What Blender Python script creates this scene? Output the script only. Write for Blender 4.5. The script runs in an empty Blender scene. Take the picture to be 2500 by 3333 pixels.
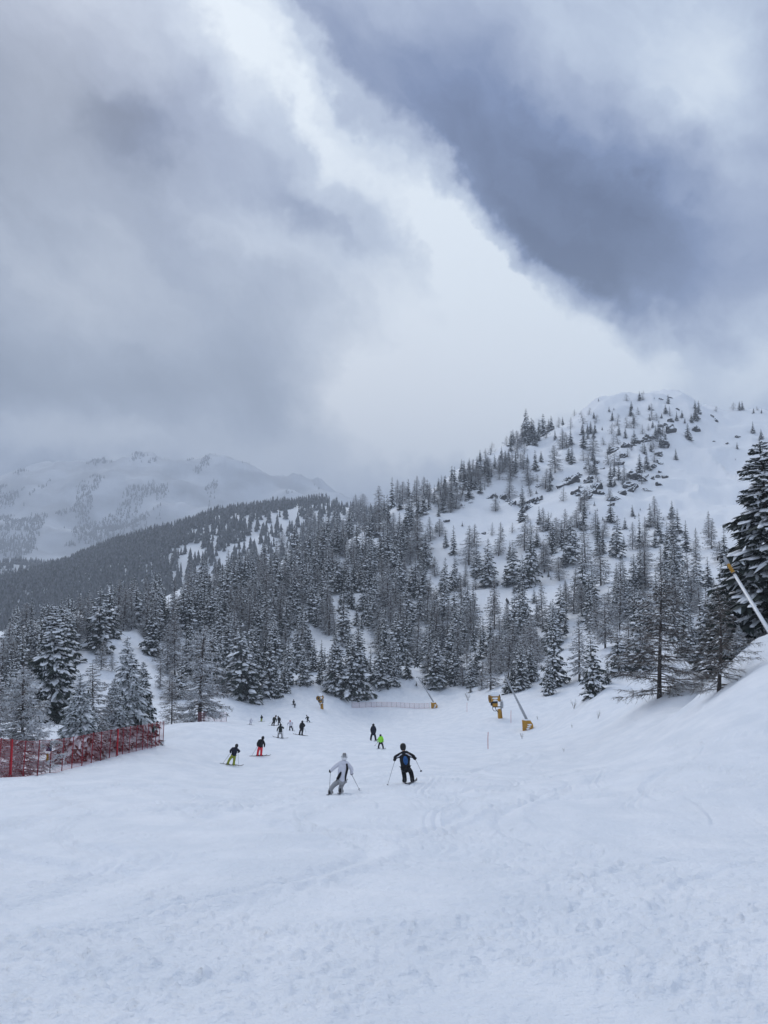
import bpy, bmesh, math, random
import numpy as np
from mathutils import Vector, Matrix
sc = bpy.context.scene
COL = sc.collection
R = math.radians
rng = np.random.default_rng(7)
random.seed(7)

# ------------------------------------------------------------------ camera
PITCH = R(5.0)
FPX = 770.0                                   # focal length in pixels of the 768 x 1024 frame
cam_data = bpy.data.cameras.new('camera')
cam_data.sensor_fit = 'VERTICAL'
cam_data.sensor_height = 24.0
cam_data.lens = 24.0 * FPX / 1024.0
cam_data.clip_start = 0.1
cam_data.clip_end = 30000.0
cam = bpy.data.objects.new('camera', cam_data)
COL.objects.link(cam)
cam.location = (0, 0, 0)
cam.rotation_euler = (R(90) + PITCH, 0, 0)
sc.camera = cam
EYE = 1.65

sc.view_settings.view_transform = 'Standard'
sc.view_settings.look = 'None'
sc.view_settings.exposure = 0.17
sc.view_settings.gamma = 1.0
sc.view_settings.use_curve_mapping = False
sc.cycles.use_denoising = True
sc.cycles.max_bounces = 6
sc.cycles.volume_bounces = 3
sc.cycles.transparent_max_bounces = 8


def pixdir(u, v):
    """azimuth (rad, + right) and tan(elevation) of a picture point"""
    u = np.asarray(u, float); v = np.asarray(v, float)
    x = (u - 384) / FPX; y0 = 1.0; z0 = (512 - v) / FPX
    y = y0 * math.cos(PITCH) - z0 * math.sin(PITCH)
    z = y0 * math.sin(PITCH) + z0 * math.cos(PITCH)
    return np.arctan2(x, y), z / np.hypot(x, y)


def project(p):
    x, y, z = p
    yc = y * math.cos(PITCH) + z * math.sin(PITCH)
    zc = -y * math.sin(PITCH) + z * math.cos(PITCH)
    return 384 + FPX * x / yc, 512 - FPX * zc / yc


# ------------------------------------------------------------------ world: broken winter cloud over a clear-sky base
SUN_EL, SUN_AZ = R(38), R(-25)                 # azimuth measured from +Y towards +X
world = bpy.data.worlds.new('World'); sc.world = world
world.use_nodes = True
wt = world.node_tree; wn = wt.nodes; wl = wt.links
for n in list(wn): wn.remove(n)


def wnode(t, **kw):
    n = wn.new(t)
    for k, val in kw.items(): setattr(n, k, val)
    return n


def wmath(op, a, b=None, c=None, clamp=False):
    n = wn.new('ShaderNodeMath'); n.operation = op; n.use_clamp = clamp
    for i, s in enumerate((a, b, c)):
        if s is None: continue
        if isinstance(s, (int, float)): n.inputs[i].default_value = s
        else: wl.new(s, n.inputs[i])
    return n.outputs[0]


def wramp(fac, stops, interp='EASE'):
    n = wn.new('ShaderNodeValToRGB'); n.color_ramp.interpolation = interp
    el = n.color_ramp.elements
    while len(el) < len(stops): el.new(0.5)
    for e, (p, c) in zip(el, stops):
        e.position = p
        e.color = (c, c, c, 1) if isinstance(c, (int, float)) else (*c, 1)
    wl.new(fac, n.inputs[0])
    return n.outputs[0]


def lin(r, g, b):
    f = lambda c: (c / 255 / 12.92) if c <= 10 else ((c / 255 + 0.055) / 1.055) ** 2.4
    return (f(r), f(g), f(b))


tc = wnode('ShaderNodeTexCoord')
sep = wnode('ShaderNodeSeparateXYZ'); wl.new(tc.outputs['Generated'], sep.inputs[0])
dx, dy, dz = sep.outputs
AZ = wmath('MULTIPLY', wmath('ARCTAN2', dx, dy), 180 / math.pi)
EL = wmath('MULTIPLY', wmath('ARCSINE', dz), 180 / math.pi)


def wnoise(scale, detail, rough, seed):
    mp = wnode('ShaderNodeMapping'); wl.new(tc.outputs['Generated'], mp.inputs[0])
    mp.inputs['Location'].default_value = (seed, seed * 1.7, -seed)
    n = wnode('ShaderNodeTexNoise'); wl.new(mp.outputs[0], n.inputs['Vector'])
    n.inputs['Scale'].default_value = scale; n.inputs['Detail'].default_value = detail
    n.inputs['Roughness'].default_value = rough
    return n


nA = wnoise(3.0, 2, 0.5, 3.1); nB = wnoise(9.0, 5, 0.55, 7.7); nC = wnoise(5.0, 7, 0.6, 1.3); nD = wnoise(2.2, 3, 0.5, 9.4)


def sepc(n):
    s = wnode('ShaderNodeSeparateColor'); wl.new(n.outputs['Color'], s.inputs[0]); return s.outputs


cA, cB = sepc(nA), sepc(nB)
cE = sepc(wnoise(30.0, 5, 0.6, 5.2))


def warp(base, a, b, ka, kb):
    t1 = wmath('MULTIPLY', wmath('SUBTRACT', a, 0.5), ka)
    t2 = wmath('MULTIPLY', wmath('SUBTRACT', b, 0.5), kb)
    t3 = wmath('MULTIPLY', wmath('SUBTRACT', cE[0 if base is AZ else 1], 0.5), 3.2)
    return wmath('ADD', wmath('ADD', base, t3), wmath('ADD', t1, t2))


AZw = warp(AZ, cA[0], cB[0], 6.0, 6.0)
ELw = warp(EL, cA[1], cB[1], 6.0, 6.0)
cmb = wnode('ShaderNodeCombineXYZ'); wl.new(AZw, cmb.inputs[0]); wl.new(ELw, cmb.inputs[1])
PV = cmb.outputs[0]
DEG = 180 / math.pi


def px2deg(u, v):
    a, t = pixdir(u, v)
    return float(a) * DEG, math.degrees(math.atan(float(t)))


def blobs(lst, start):
    acc = start
    for (u, v, ru, rv, rot, amp) in lst:
        a, e = px2deg(u, v)
        m = wnode('ShaderNodeMapping', vector_type='TEXTURE'); wl.new(PV, m.inputs[0])
        m.inputs['Location'].default_value = (a, e, 0)
        m.inputs['Rotation'].default_value = (0, 0, R(rot))
        m.inputs['Scale'].default_value = (ru * 0.072, rv * 0.072, 1)
        d = wnode('ShaderNodeVectorMath', operation='DOT_PRODUCT')
        wl.new(m.outputs[0], d.inputs[0]); wl.new(m.outputs[0], d.inputs[1])
        g = wmath('POWER', math.e, wmath('MULTIPLY', d.outputs['Value'], -1.0))
        acc = wmath('MULTIPLY_ADD', g, amp, acc)
    return acc


def curve(fac, pts):
    n = wn.new('ShaderNodeFloatCurve'); c = n.mapping.curves[0]
    while len(c.points) < len(pts): c.points.new(0.5, 0.5)
    for p, (x, y) in zip(c.points, pts): p.location = (x, y); p.handle_type = 'AUTO'
    n.mapping.update(); wl.new(fac, n.inputs['Value']); return n.outputs[0]


# the long bright bank of cloud: sharp upper edge, soft lower side
azn = wmath('MULTIPLY_ADD', AZw, 1 / 100.0, 0.5, clamp=True)          # -50..50 deg -> 0..1
edge_px = [(215, -60), (270, 0), (300, 62), (330, 112), (380, 145), (430, 180), (490, 225), (540, 262), (585, 296), (640, 328), (768, 345)]
edge = [(px2deg(u, v)[0] / 100 + 0.5, px2deg(u, v)[1] / 100 + 0.2) for u, v in edge_px]
edge = [(0.0, 0.95), (edge[0][0] - 0.12, 0.80)] + edge + [(1.0, 0.32)]
edge_el = wmath('MULTIPLY', wmath('SUBTRACT', curve(azn, edge), 0.2), 100.0)
dist = wmath('SUBTRACT', edge_el, ELw)                                 # degrees below the edge
band = wramp(wmath('MULTIPLY_ADD', dist, 1 / 40.0, 0.1, clamp=True), [(0.045, 0.0), (0.10, 0.48), (0.15, 0.84), (0.195, 1.0), (0.27, 0.62), (0.38, 0.30), (0.75, 0.0)])
along = wramp(azn, [(0.0, 0.3), (0.25, 0.32), (0.33, 0.36), (0.40, 0.54), (0.50, 0.80), (0.585, 1.0), (0.64, 0.74), (0.685, 0.28), (0.735, 0.0)])
S = wmath('MULTIPLY', wmath('MULTIPLY', band, along), 0.86)
# streaks drawn out along the bank
mpS = wnode('ShaderNodeMapping', vector_type='TEXTURE'); wl.new(PV, mpS.inputs[0])
mpS.inputs['Rotation'].default_value = (0, 0, R(-38)); mpS.inputs['Scale'].default_value = (22, 5.0, 1)
nS = wnode('ShaderNodeTexNoise'); wl.new(mpS.outputs[0], nS.inputs['Vector']); nS.inputs['Scale'].default_value = 1.6; nS.inputs['Detail'].default_value = 6; nS.inputs['Roughness'].default_value = 0.62
S = wmath('MULTIPLY_ADD', wmath('SUBTRACT', nC.outputs[0], 0.5), 0.22, S)
S = wmath('MULTIPLY_ADD', wmath('SUBTRACT', nS.outputs[0], 0.5), 0.25, S)
S = blobs([
    (40, 70, 170, 200, 0, 0.20), (160, 40, 90, 60, 0, 0.08), (235, 60, 50, 80, 25, 0.12), (300, 170, 60, 60, 0, 0.10), (132, 122, 48, 26, 12, -0.22), (130, 478, 280, 42, 0, 0.24), (70, 458, 200, 40, 0, 0.30), (225, 190, 90, 60, -10, 0.10), (320, 238, 60, 14, -18, -0.15),
    (60, 250, 150, 80, 0, 0.10), (300, 268, 150, 30, -18, 0.20), (480, 250, 75, 45, -38, 0.30), (200, 320, 250, 100, 0, 0.34), (190, 20, 120, 60, 0, -0.10), (20, 150, 60, 120, 0, 0.05),
    (660, 60, 130, 62, -25, 0.22), (750, 110, 70, 150, 0, 0.22), (740, 30, 110, 80, 0, 0.22), (768, 230, 60, 80, 0, 0.26), (560, 45, 50, 45, 0, 0.16), (680, 130, 70, 40, -25, 0.14),
    (405, 400, 95, 105, 0, 0.48), (500, 350, 180, 60, -10, 0.04), (670, 385, 220, 72, 0, 0.70), (470, 430, 140, 60, 0, 0.26), (768, 350, 50, 45, 0, 0.22),
    (120, 400, 280, 120, 0, 0.22), (330, 480, 140, 90, 0, 0.22), (384, -600, 900, 330, 0, 1.35),
], S)
S = wmath('MULTIPLY_ADD', S, 1.22, -0.20)
# away from the picture the same broken cloud goes on
away = wramp(wmath('MULTIPLY', wmath('ABSOLUTE', AZ), 1 / 180.0), [(0.17, 0.0), (0.30, 1.0)])
Srest = wmath('MULTIPLY_ADD', nD.outputs[0], 1.0, 0.22)
mixS = wn.new('ShaderNodeMix'); mixS.data_type = 'FLOAT'
wl.new(away, mixS.inputs[0]); wl.new(S, mixS.inputs[2]); wl.new(Srest, mixS.inputs[3])
S = wmath('ADD', mixS.outputs[0], 0.0, clamp=True)
def thru(r, g, b):                             # colour seen through the mountain air -> colour of the cloud itself
    return tuple(max(0.010, (c - a) / 0.73) for c, a in zip(lin(r, g, b), (0.13, 0.145, 0.175)))


blue = wramp(S, [(0.0, (0.016, 0.038, 0.122)), (0.25, thru(131, 145, 176)), (0.5, thru(164, 176, 200)), (0.75, thru(192, 204, 222)), (1.0, (0.86, 0.94, 1.0))], 'LINEAR')
grey = wramp(S, [(0.0, thru(114, 124, 140)), (0.25, thru(134, 144, 159)), (0.5, thru(162, 172, 188)), (0.75, thru(195, 203, 215)), (1.0, (0.88, 0.92, 0.96))], 'LINEAR')
G = blobs([(60, 380, 330, 190, 0, 0.9), (20, 70, 140, 150, 0, 0.6), (420, 420, 200, 120, 0, 0.6)], wmath('ADD', 0.0, 0.0))
G = wmath('MINIMUM', G, 1.0)
mixC = wn.new('ShaderNodeMix'); mixC.data_type = 'RGBA'
wl.new(G, mixC.inputs[0]); wl.new(blue, mixC.inputs[6]); wl.new(grey, mixC.inputs[7])
sky = wnode('ShaderNodeTexSky', sky_type='NISHITA'); sky.sun_disc = False
sky.sun_elevation = SUN_EL; sky.sun_rotation = SUN_AZ
bg1 = wnode('ShaderNodeBackground'); bg1.inputs[1].default_value = 0.10; wl.new(sky.outputs[0], bg1.inputs[0])
bg2 = wnode('ShaderNodeBackground'); bg2.inputs[1].default_value = 1.0; wl.new(mixC.outputs[2], bg2.inputs[0])
mx = wnode('ShaderNodeMixShader'); mx.inputs[0].default_value = 0.93
wl.new(bg1.outputs[0], mx.inputs[1]); wl.new(bg2.outputs[0], mx.inputs[2])
wo = wnode('ShaderNodeOutputWorld'); wl.new(mx.outputs[0], wo.inputs[0])
world.cycles.sampling_method = 'MANUAL'; world.cycles.sample_map_resolution = 1024

sun_d = bpy.data.lights.new('sun', 'SUN'); sun_d.energy = 1.05; sun_d.angle = R(35); sun_d.color = (1.0, 0.96, 0.90)
sun = bpy.data.objects.new('sun', sun_d); COL.objects.link(sun)
sdir = Vector((math.sin(SUN_AZ) * math.cos(SUN_EL), math.cos(SUN_AZ) * math.cos(SUN_EL), math.sin(SUN_EL)))
sun.rotation_euler = sdir.to_track_quat('Z', 'Y').to_euler()

# ------------------------------------------------------------------ small helpers
def tag(o, label=None, cat=None, group=None, kind=None):
    if label: o['label'] = label
    if cat: o['category'] = cat
    if group: o['group'] = group
    if kind: o['kind'] = kind
    return o


def mesh_np(name, V, F, mats, mi=None, smooth=False):
    """V (n,3); F: list of (m,k) index arrays of equal k each, or a single array"""
    me = bpy.data.meshes.new(name)
    if isinstance(F, np.ndarray): F = [F]
    F = [f for f in F if len(f)]
    loops = np.concatenate([f.reshape(-1) for f in F]).astype(np.int32)
    tot = np.concatenate([np.full(len(f), f.shape[1], np.int32) for f in F])
    start = np.concatenate([[0], np.cumsum(tot)[:-1]]).astype(np.int32)
    me.vertices.add(len(V)); me.vertices.foreach_set('co', np.asarray(V, np.float32).reshape(-1))
    me.loops.add(len(loops)); me.loops.foreach_set('vertex_index', loops)
    me.polygons.add(len(tot)); me.polygons.foreach_set('loop_start', start)
    for m in (mats if isinstance(mats, (list, tuple)) else [mats]): me.materials.append(m)
    if mi is not None: me.polygons.foreach_set('material_index', np.asarray(mi, np.int32))
    if smooth: me.polygons.foreach_set('use_smooth', np.ones(len(tot), bool))
    me.update(calc_edges=True)
    return me


def link(name, me, parent=None, loc=None):
    o = bpy.data.objects.new(name, me); COL.objects.link(o)
    if parent is not None: o.parent = parent
    if loc is not None: o.location = loc
    return o


def mat(name, col, rough=0.7, noise=None, bump=None, metal=0.0, spec=0.3):
    """principled material; noise = (scale, second colour, contrast lo, hi); bump = list of (scale, strength, distance)"""
    m = bpy.data.materials.new(name); m.use_nodes = True
    nt = m.node_tree; b = nt.nodes['Principled BSDF']
    b.inputs['Base Color'].default_value = (*col, 1); b.inputs['Roughness'].default_value = rough
    b.inputs['Metallic'].default_value = metal; b.inputs['Specular IOR Level'].default_value = spec
    g = nt.nodes.new('ShaderNodeNewGeometry')
    tcd = nt.nodes.new('ShaderNodeTexCoord')
    if noise:
        s, c2, lo, hi = noise
        n = nt.nodes.new('ShaderNodeTexNoise'); n.inputs['Scale'].default_value = s; n.inputs['Detail'].default_value = 5
        nt.links.new(tcd.outputs['Object'], n.inputs['Vector'])
        r = nt.nodes.new('ShaderNodeValToRGB'); r.color_ramp.elements[0].position = lo; r.color_ramp.elements[1].position = hi
        r.color_ramp.elements[0].color = (*col, 1); r.color_ramp.elements[1].color = (*c2, 1)
        nt.links.new(n.outputs[0], r.inputs[0]); nt.links.new(r.outputs[0], b.inputs['Base Color'])
    prev = None
    for (s, st, d) in (bump or []):
        n = nt.nodes.new('ShaderNodeTexNoise'); n.inputs['Scale'].default_value = s; n.inputs['Detail'].default_value = 4
        nt.links.new(g.outputs['Position'], n.inputs['Vector'])
        bp = nt.nodes.new('ShaderNodeBump'); bp.inputs['Strength'].default_value = st; bp.inputs['Distance'].default_value = d
        nt.links.new(n.outputs[0], bp.inputs['Height'])
        if prev: nt.links.new(prev.outputs[0], bp.inputs['Normal'])
        prev = bp
    if prev: nt.links.new(prev.outputs[0], b.inputs['Normal'])
    return m


M_SNOW = mat('snow', (0.80, 0.835, 0.90), 0.75, (0.35, (0.84, 0.865, 0.92), 0.35, 0.65), [(1.3, 0.35, 0.08), (8.0, 0.75, 0.06), (26.0, 0.7, 0.022), (70.0, 0.5, 0.008)], spec=0.25)
_nt = M_SNOW.node_tree                          # scraped, icier streaks between loose snow
_pb = _nt.nodes['Principled BSDF']; _src = _pb.inputs['Base Color'].links[0].from_socket
_mp = _nt.nodes.new('ShaderNodeMapping'); _mp.inputs['Scale'].default_value = (0.9, 0.33, 1); _mp.inputs['Rotation'].default_value = (0, 0, 0.5)
_gm = _nt.nodes.new('ShaderNodeNewGeometry'); _nt.links.new(_gm.outputs['Position'], _mp.inputs[0])
_nn = _nt.nodes.new('ShaderNodeTexNoise'); _nn.inputs['Scale'].default_value = 0.8; _nn.inputs['Detail'].default_value = 9; _nn.inputs['Roughness'].default_value = 0.68; _nt.links.new(_mp.outputs[0], _nn.inputs['Vector'])
_rr = _nt.nodes.new('ShaderNodeValToRGB'); _rr.color_ramp.elements[0].position = 0.40; _rr.color_ramp.elements[1].position = 0.62
_rr.color_ramp.elements[0].color = (0.90, 0.915, 0.93, 1); _rr.color_ramp.elements[1].color = (1, 1, 1, 1); _nt.links.new(_nn.outputs[0], _rr.inputs[0])
_mm = _nt.nodes.new('ShaderNodeMix'); _mm.data_type = 'RGBA'; _mm.blend_type = 'MULTIPLY'; _mm.inputs[0].default_value = 1.0
_nt.links.new(_src, _mm.inputs[6]); _nt.links.new(_rr.outputs[0], _mm.inputs[7]); _nt.links.new(_mm.outputs[2], _pb.inputs['Base Color'])
M_SNOWFAR = mat('mountain_snow', (0.78, 0.81, 0.86), 0.8, (0.02, (0.84, 0.86, 0.90), 0.35, 0.7), [(0.05, 0.4, 2.0), (0.25, 0.35, 0.6), (1.2, 0.3, 0.15)], spec=0.2)

M_SNOWMIST = mat('mist_dimmed_snow', (0.36, 0.38, 0.41), 0.85, (0.0045, (0.62, 0.65, 0.70), 0.40, 0.62), [(0.02, 0.5, 6.0)], spec=0.2)  # snow greyed in its base colour, standing in for mist over the far mountain
# ------------------------------------------------------------------ terrain: one height field z(azimuth, distance)
def _hash(ix, iy, seed):
    h = (ix.astype(np.int64) * 374761393 + iy.astype(np.int64) * 668265263 + seed * 1442695041) & 0x7fffffff
    h = ((h ^ (h >> 13)) * 1274126177) & 0x7fffffff
    return ((h ^ (h >> 16)) & 0xffff) / 65535.0


def vnoise(x, y, seed=0):
    ix = np.floor(x); iy = np.floor(y); fx = x - ix; fy = y - iy
    fx = fx * fx * fx * (fx * (fx * 6 - 15) + 10); fy = fy * fy * fy * (fy * (fy * 6 - 15) + 10)
    a = _hash(ix, iy, seed); b = _hash(ix + 1, iy, seed); c = _hash(ix, iy + 1, seed); d = _hash(ix + 1, iy + 1, seed)
    return (a + (b - a) * fx) * (1 - fy) + (c + (d - c) * fx) * fy - 0.5


def fbm(x, y, octs=4, seed=0, gain=0.5):
    s = 0; a = 1.0
    for k in range(octs):
        s = s + a * vnoise(x * 2 ** k + 17.3 * k, y * 2 ** k - 9.1 * k, seed + k); a *= gain
    return s


def sstep(a, b, x):
    t = np.clip((x - a) / (b - a), 0, 1); return t * t * (3 - 2 * t)


CP = []                                     # control points (azimuth, r, slope relative to the boot level)
def cp(u, v, r):
    a, t = pixdir(u, v); CP.append((float(a), r, (r * float(t) + EYE) / r))
def cs(az_deg, r, s): CP.append((R(az_deg), r, s))


for r in (1.2, 3, 8, 18):
    for az, s in ((-180, .22), (-130, .15), (-90, .0), (-60, -.11), (-30, -.205), (-13, -.22), (0, -.222), (13, -.205), (28, -.165), (60, -.02), (90, .10), (130, .20), (180, .22)): cs(az, r, s)
for r in (45, 120, 400, 1500, 6000):
    for az, s in ((-180, .25), (-130, .15), (-95, -.02), (95, .16), (130, .22), (180, .25)): cs(az, r, s * (1 if r < 1000 else .4))
for p in [
    # groomed run
    (340, 790, 34), (407, 783, 34.5), (150, 787, 36), (0, 778, 43), (60, 771, 50), (110, 757, 58), (164, 745, 68), (231, 765, 66), (262, 755, 72),
    (380, 748, 77), (373, 741, 88), (301, 736, 95), (290, 730, 117), (275, 726, 138), (307, 722, 150), (255, 722.5, 155), (293, 707, 172),
    (352, 708, 188), (430, 707, 188), (498, 717, 130), (528, 729, 118), (450, 760, 60), (520, 750, 62),
    # left crest beside the net, and the drop behind it
    (170, 725, 92), (200, 722, 115), (227, 721, 132), (150, 733, 115), (110, 745, 85), (0, 778, 54), (55, 734, 74), (62, 724, 90), (60, 738, 115), (150, 715, 140),
    # left wooded slope
    (80, 690, 150), (100, 660, 180), (100, 635, 220), (120, 612, 270), (0, 660, 200), (0, 641, 250), (0, 660, 400), (120, 640, 400), (-150, 790, 38), (-150, 700, 150), (-150, 668, 250), (-150, 690, 420),
    # foot of the forest
    (231, 704, 165), (290, 686, 195), (350, 697, 192), (383, 684, 208), (430, 680, 218), (480, 690, 192), (510, 688, 172), (552, 695, 142), (590, 692, 125), (200, 690, 175),
    # right bank
    (660, 697, 62), (720, 690, 58), (600, 712, 85), (560, 722, 105), (600, 690, 105), (660, 686, 82), (700, 680, 72), (704, 672, 68), (741, 654, 54), (768, 650, 46), (830, 632, 45),
    (660, 735, 44), (768, 735, 27), (600, 742, 58), (768, 682, 37), (660, 688, 120), (768, 652, 85), (860, 640, 90), (900, 650, 40), (1100, 640, 60), (1100, 560, 150),
    # hillside, column by column, and the far side of its crest
    (400, 640, 265), (400, 590, 340), (400, 540, 410), (400, 507, 460), (400, 540, 580),
    (300, 640, 255), (300, 590, 335), (300, 552, 400), (300, 590, 530),
    (200, 640, 235), (200, 605, 290), (200, 586, 335), (200, 620, 460),
    (463, 468, 520), (463, 500, 640), (430, 491, 490),
    (500, 640, 245), (500, 590, 315), (500, 540, 390), (500, 490, 480), (500, 450, 560), (500, 485, 700),
    (600, 640, 195), (600, 600, 260), (600, 560, 330), (600, 500, 430), (600, 450, 540), (600, 401, 650), (602, 400, 655), (600, 430, 800),
    (690, 640, 160), (700, 600, 235), (700, 560, 310), (700, 510, 420), (700, 450, 560), (685, 393, 690), (643, 396, 680), (700, 403, 690), (690, 430, 850),
    (768, 560, 290), (768, 500, 430), (768, 450, 570), (727, 413, 720), (750, 408, 720), (768, 413, 720), (750, 440, 860),
    (900, 560, 300), (900, 480, 450), (900, 425, 720), (900, 450, 900), (1100, 480, 450), (1100, 420, 720), (1100, 450, 950),
    # wooded ridge beyond the side valley
    (0, 668, 520), (100, 650, 520), (200, 625, 560), (300, 585, 620), (-150, 690, 560),
    (0, 640, 720), (100, 618, 740), (200, 588, 780), (300, 548, 860),
    (0, 585, 1050), (93, 553, 1100), (162, 530, 1100), (208, 514, 1100), (241, 506, 1100), (268, 502, 1100), (296, 501, 1110), (324, 503, 1120), (390, 520, 1150), (-150, 620, 1000),
    (0, 622, 1300), (200, 575, 1320), (350, 550, 1350), (-150, 650, 1300), (600, 520, 1600), (800, 500, 1600), (1100, 500, 1600),
    # far valley side and mountain
    (0, 574, 1500), (80, 567, 1500), (150, 561, 1520), (300, 548, 1550), (0, 572, 1680), (150, 560, 1700),
    (0, 552, 3000), (100, 543, 3100), (250, 538, 3200), (0, 476, 4000), (60, 464, 4050), (150, 455, 4150), (230, 460, 4200), (320, 486, 4250), (420, 530, 4300), (-150, 492, 4000),
    (700, 545, 4300), (1000, 545, 4300), (0, 560, 5600), (200, 555, 5600), (400, 565, 6000), (800, 565, 6000), (-150, 560, 6000), (1100, 565, 6000),
]: cp(*p)
CP = np.array(CP)
KX, KY = 7.7, 2.6
def _tps(d2): return 0.5 * d2 * np.log(d2 + 1e-9)
PX = np.c_[CP[:, 0] * KX, np.log(CP[:, 1]) * KY]
_n = len(PX)
A = np.zeros((_n + 3, _n + 3))
A[:_n, :_n] = _tps(((PX[:, None] - PX[None]) ** 2).sum(-1)) + np.eye(_n) * 0.004
A[:_n, _n] = 1; A[:_n, _n + 1:] = PX; A[_n, :_n] = 1; A[_n + 1:, :_n] = PX.T
W = np.linalg.solve(A, np.r_[CP[:, 2], 0, 0, 0])

# grid: fine where the ground is near and inside the view, coarse elsewhere
_r = [1.2]
while _r[-1] < 7000:
    r = _r[-1]; _r.append(r + max(0.012, min(0.0035 * r * r if r < 40 else 9e9, (0.0105 if r < 900 else 0.017) * r)))
RG = np.array(_r)
AZG = R(1) * np.concatenate([np.arange(-180, -60, 4.0), np.arange(-60, -31, 0.8), np.linspace(-31, 31, 640), np.arange(31.8, 60, 0.8), np.arange(60, 180.1, 4.0)])
NR, NA = len(RG), len(AZG)
ZG = np.zeros((NR, NA))
LY = np.log(RG) * KY
CA = AZG * KX
for i in range(NR):
    d2 = (CA[:, None] - PX[None, :, 0]) ** 2 + (LY[i] - PX[None, :, 1]) ** 2
    ZG[i] = _tps(d2) @ W[:_n] + W[_n] + CA * W[_n + 1] + LY[i] * W[_n + 2]
RR = RG[:, None] * np.ones(NA)[None]
XX = RR * np.sin(AZG)[None]; YY = RR * np.cos(AZG)[None]
ZG = ZG * RR - EYE
# piste mask: groomed snow is smooth, the rest is lumpy
UU = 384 + 770 * np.tan(np.clip(AZG, -1.4, 1.4))[None] * np.ones(NR)[:, None]
rough = sstep(60, 240, RR)
bank = sstep(0, 9, XX - (9 + 0.12 * YY)) * sstep(18, 34, RR)
side = np.clip(sstep(165, 215, RR) + bank + sstep(0, 8, -XX - 24 - 0.12 * (YY - 40)) * sstep(30, 45, RR), 0, 1)
far = sstep(500, 1600, RR)
ZG += side * (fbm(XX / 42, YY / 42, 4, 3) * (5.0 - 2 * sstep(520, 700, RR)) + fbm(XX / 11, YY / 11, 3, 9) * 1.3) * sstep(40, 260, RR)
ZG += side * (fbm(XX / 5, YY / 5, 3, 21) * 0.75 + fbm(XX / 1.6, YY / 2.2, 3, 25) * 0.28) * sstep(22, 40, RR) * (1 - sstep(300, 500, RR))
ZG += far * fbm(XX / 220, YY / 260, 5, 31) * (24 + 60 * sstep(2500, 3300, RR))
fold = (1 - np.abs(fbm(XX / 38 + 5, YY / 60, 4, 111)) * 4.2) * sstep(300, 420, RR) * (1 - sstep(800, 950, RR)) * sstep(430, 520, UU)
ZG += np.clip(fold, -1, 1) * 3.2
# groomed run: gentle rolls, skidded ridges, ski tracks, chopped-up snow
near = 1 - sstep(30, 90, RR)
ZG += (1 - side) * fbm(XX / 9, YY / 14, 3, 41) * 0.22
ang = 0.35
xs = XX * math.cos(ang) - YY * math.sin(ang); ys = XX * math.sin(ang) + YY * math.cos(ang)
ZG += near * (1 - side) * fbm(xs / 3.2, ys / 0.75, 3, 51) * 0.075
chop = sstep(-0.02, 0.22, fbm(XX / 2.6 + 3, YY / 3.4, 3, 61)) * (1 - sstep(10, 30, RR))
ZG += chop * (fbm(XX / 0.16, YY / 0.16, 3, 71) * 0.055 + np.clip(fbm(XX / 0.10, YY / 0.10, 2, 81), 0.10, 1) * 0.085)
ZG += (1 - sstep(12, 26, RR)) * fbm(XX / 0.09, YY / 0.09, 2, 91) * 0.02


def groove(cx, cy, rad, a0, a1, w, depth):
    global ZG
    d = np.hypot(XX - cx, YY - cy) - rad
    th = np.degrees(np.arctan2(YY - cy, XX - cx))
    m = sstep(a0, a0 + 12, th) * (1 - sstep(a1 - 12, a1, th)) * (RR < 60)
    ZG += m * (-1.7 * depth * np.exp(-(d / w) ** 2) + 1.1 * depth * np.exp(-((d - 2.0 * w) / (0.8 * w)) ** 2))


def streak(x0, y0, x1, y1, w, depth):
    global ZG
    L = math.hypot(x1 - x0, y1 - y0); tx, ty = (x1 - x0) / L, (y1 - y0) / L
    s = (XX - x0) * tx + (YY - y0) * ty; d = (XX - x0) * -ty + (YY - y0) * tx + 0.15 * np.sin(s * 0.9)
    m = sstep(0, 0.2 * L, s) * (1 - sstep(0.8 * L, L, s)) * (RR < 60)
    ZG += m * (-1.7 * depth * np.exp(-(d / w) ** 2) + 1.2 * depth * np.exp(-((d - 1.9 * w) / (0.8 * w)) ** 2))


for (cx, cy, rad, a0, a1, w, dp) in [(-10.5, 12.5, 6.0, -75, 45, .14, .045), (-10.3, 12.8, 6.5, -70, 40, .10, .03), (-9.5, 13.0, 4.6, -70, 60, .10, .03), (4, 24, 8.5, 140, 250, .18, .05), (4.5, 23, 7.6, 150, 240, .12, .035), (14, 20, 7, 130, 220, .12, .03),
                                     (-3, 9, 9, -30, 40, .10, .025), (9, 6, 6.5, 80, 170, .09, .02)]:
    groove(cx, cy, rad, a0, a1, w, dp)
def sturns(x0, slope, A, lam, ph, y0, y1, depth, w=.05):
    """a pair of linked-turn ski tracks running down the slope"""
    global ZG
    c = x0 + slope * YY + A * np.sin(2 * math.pi * YY / lam + ph)
    m = sstep(y0, y0 + 3, YY) * (1 - sstep(y1 - 8, y1, YY)) * (np.abs(AZG)[None] < 0.6)
    ww = np.maximum(w, 0.0022 * RR)
    for o_ in (-.13, .13):
        d = XX - c - o_
        ZG += m * (-depth * np.exp(-(d / ww) ** 2) + .8 * depth * np.exp(-((d - 2 * ww) / ww) ** 2))


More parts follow.
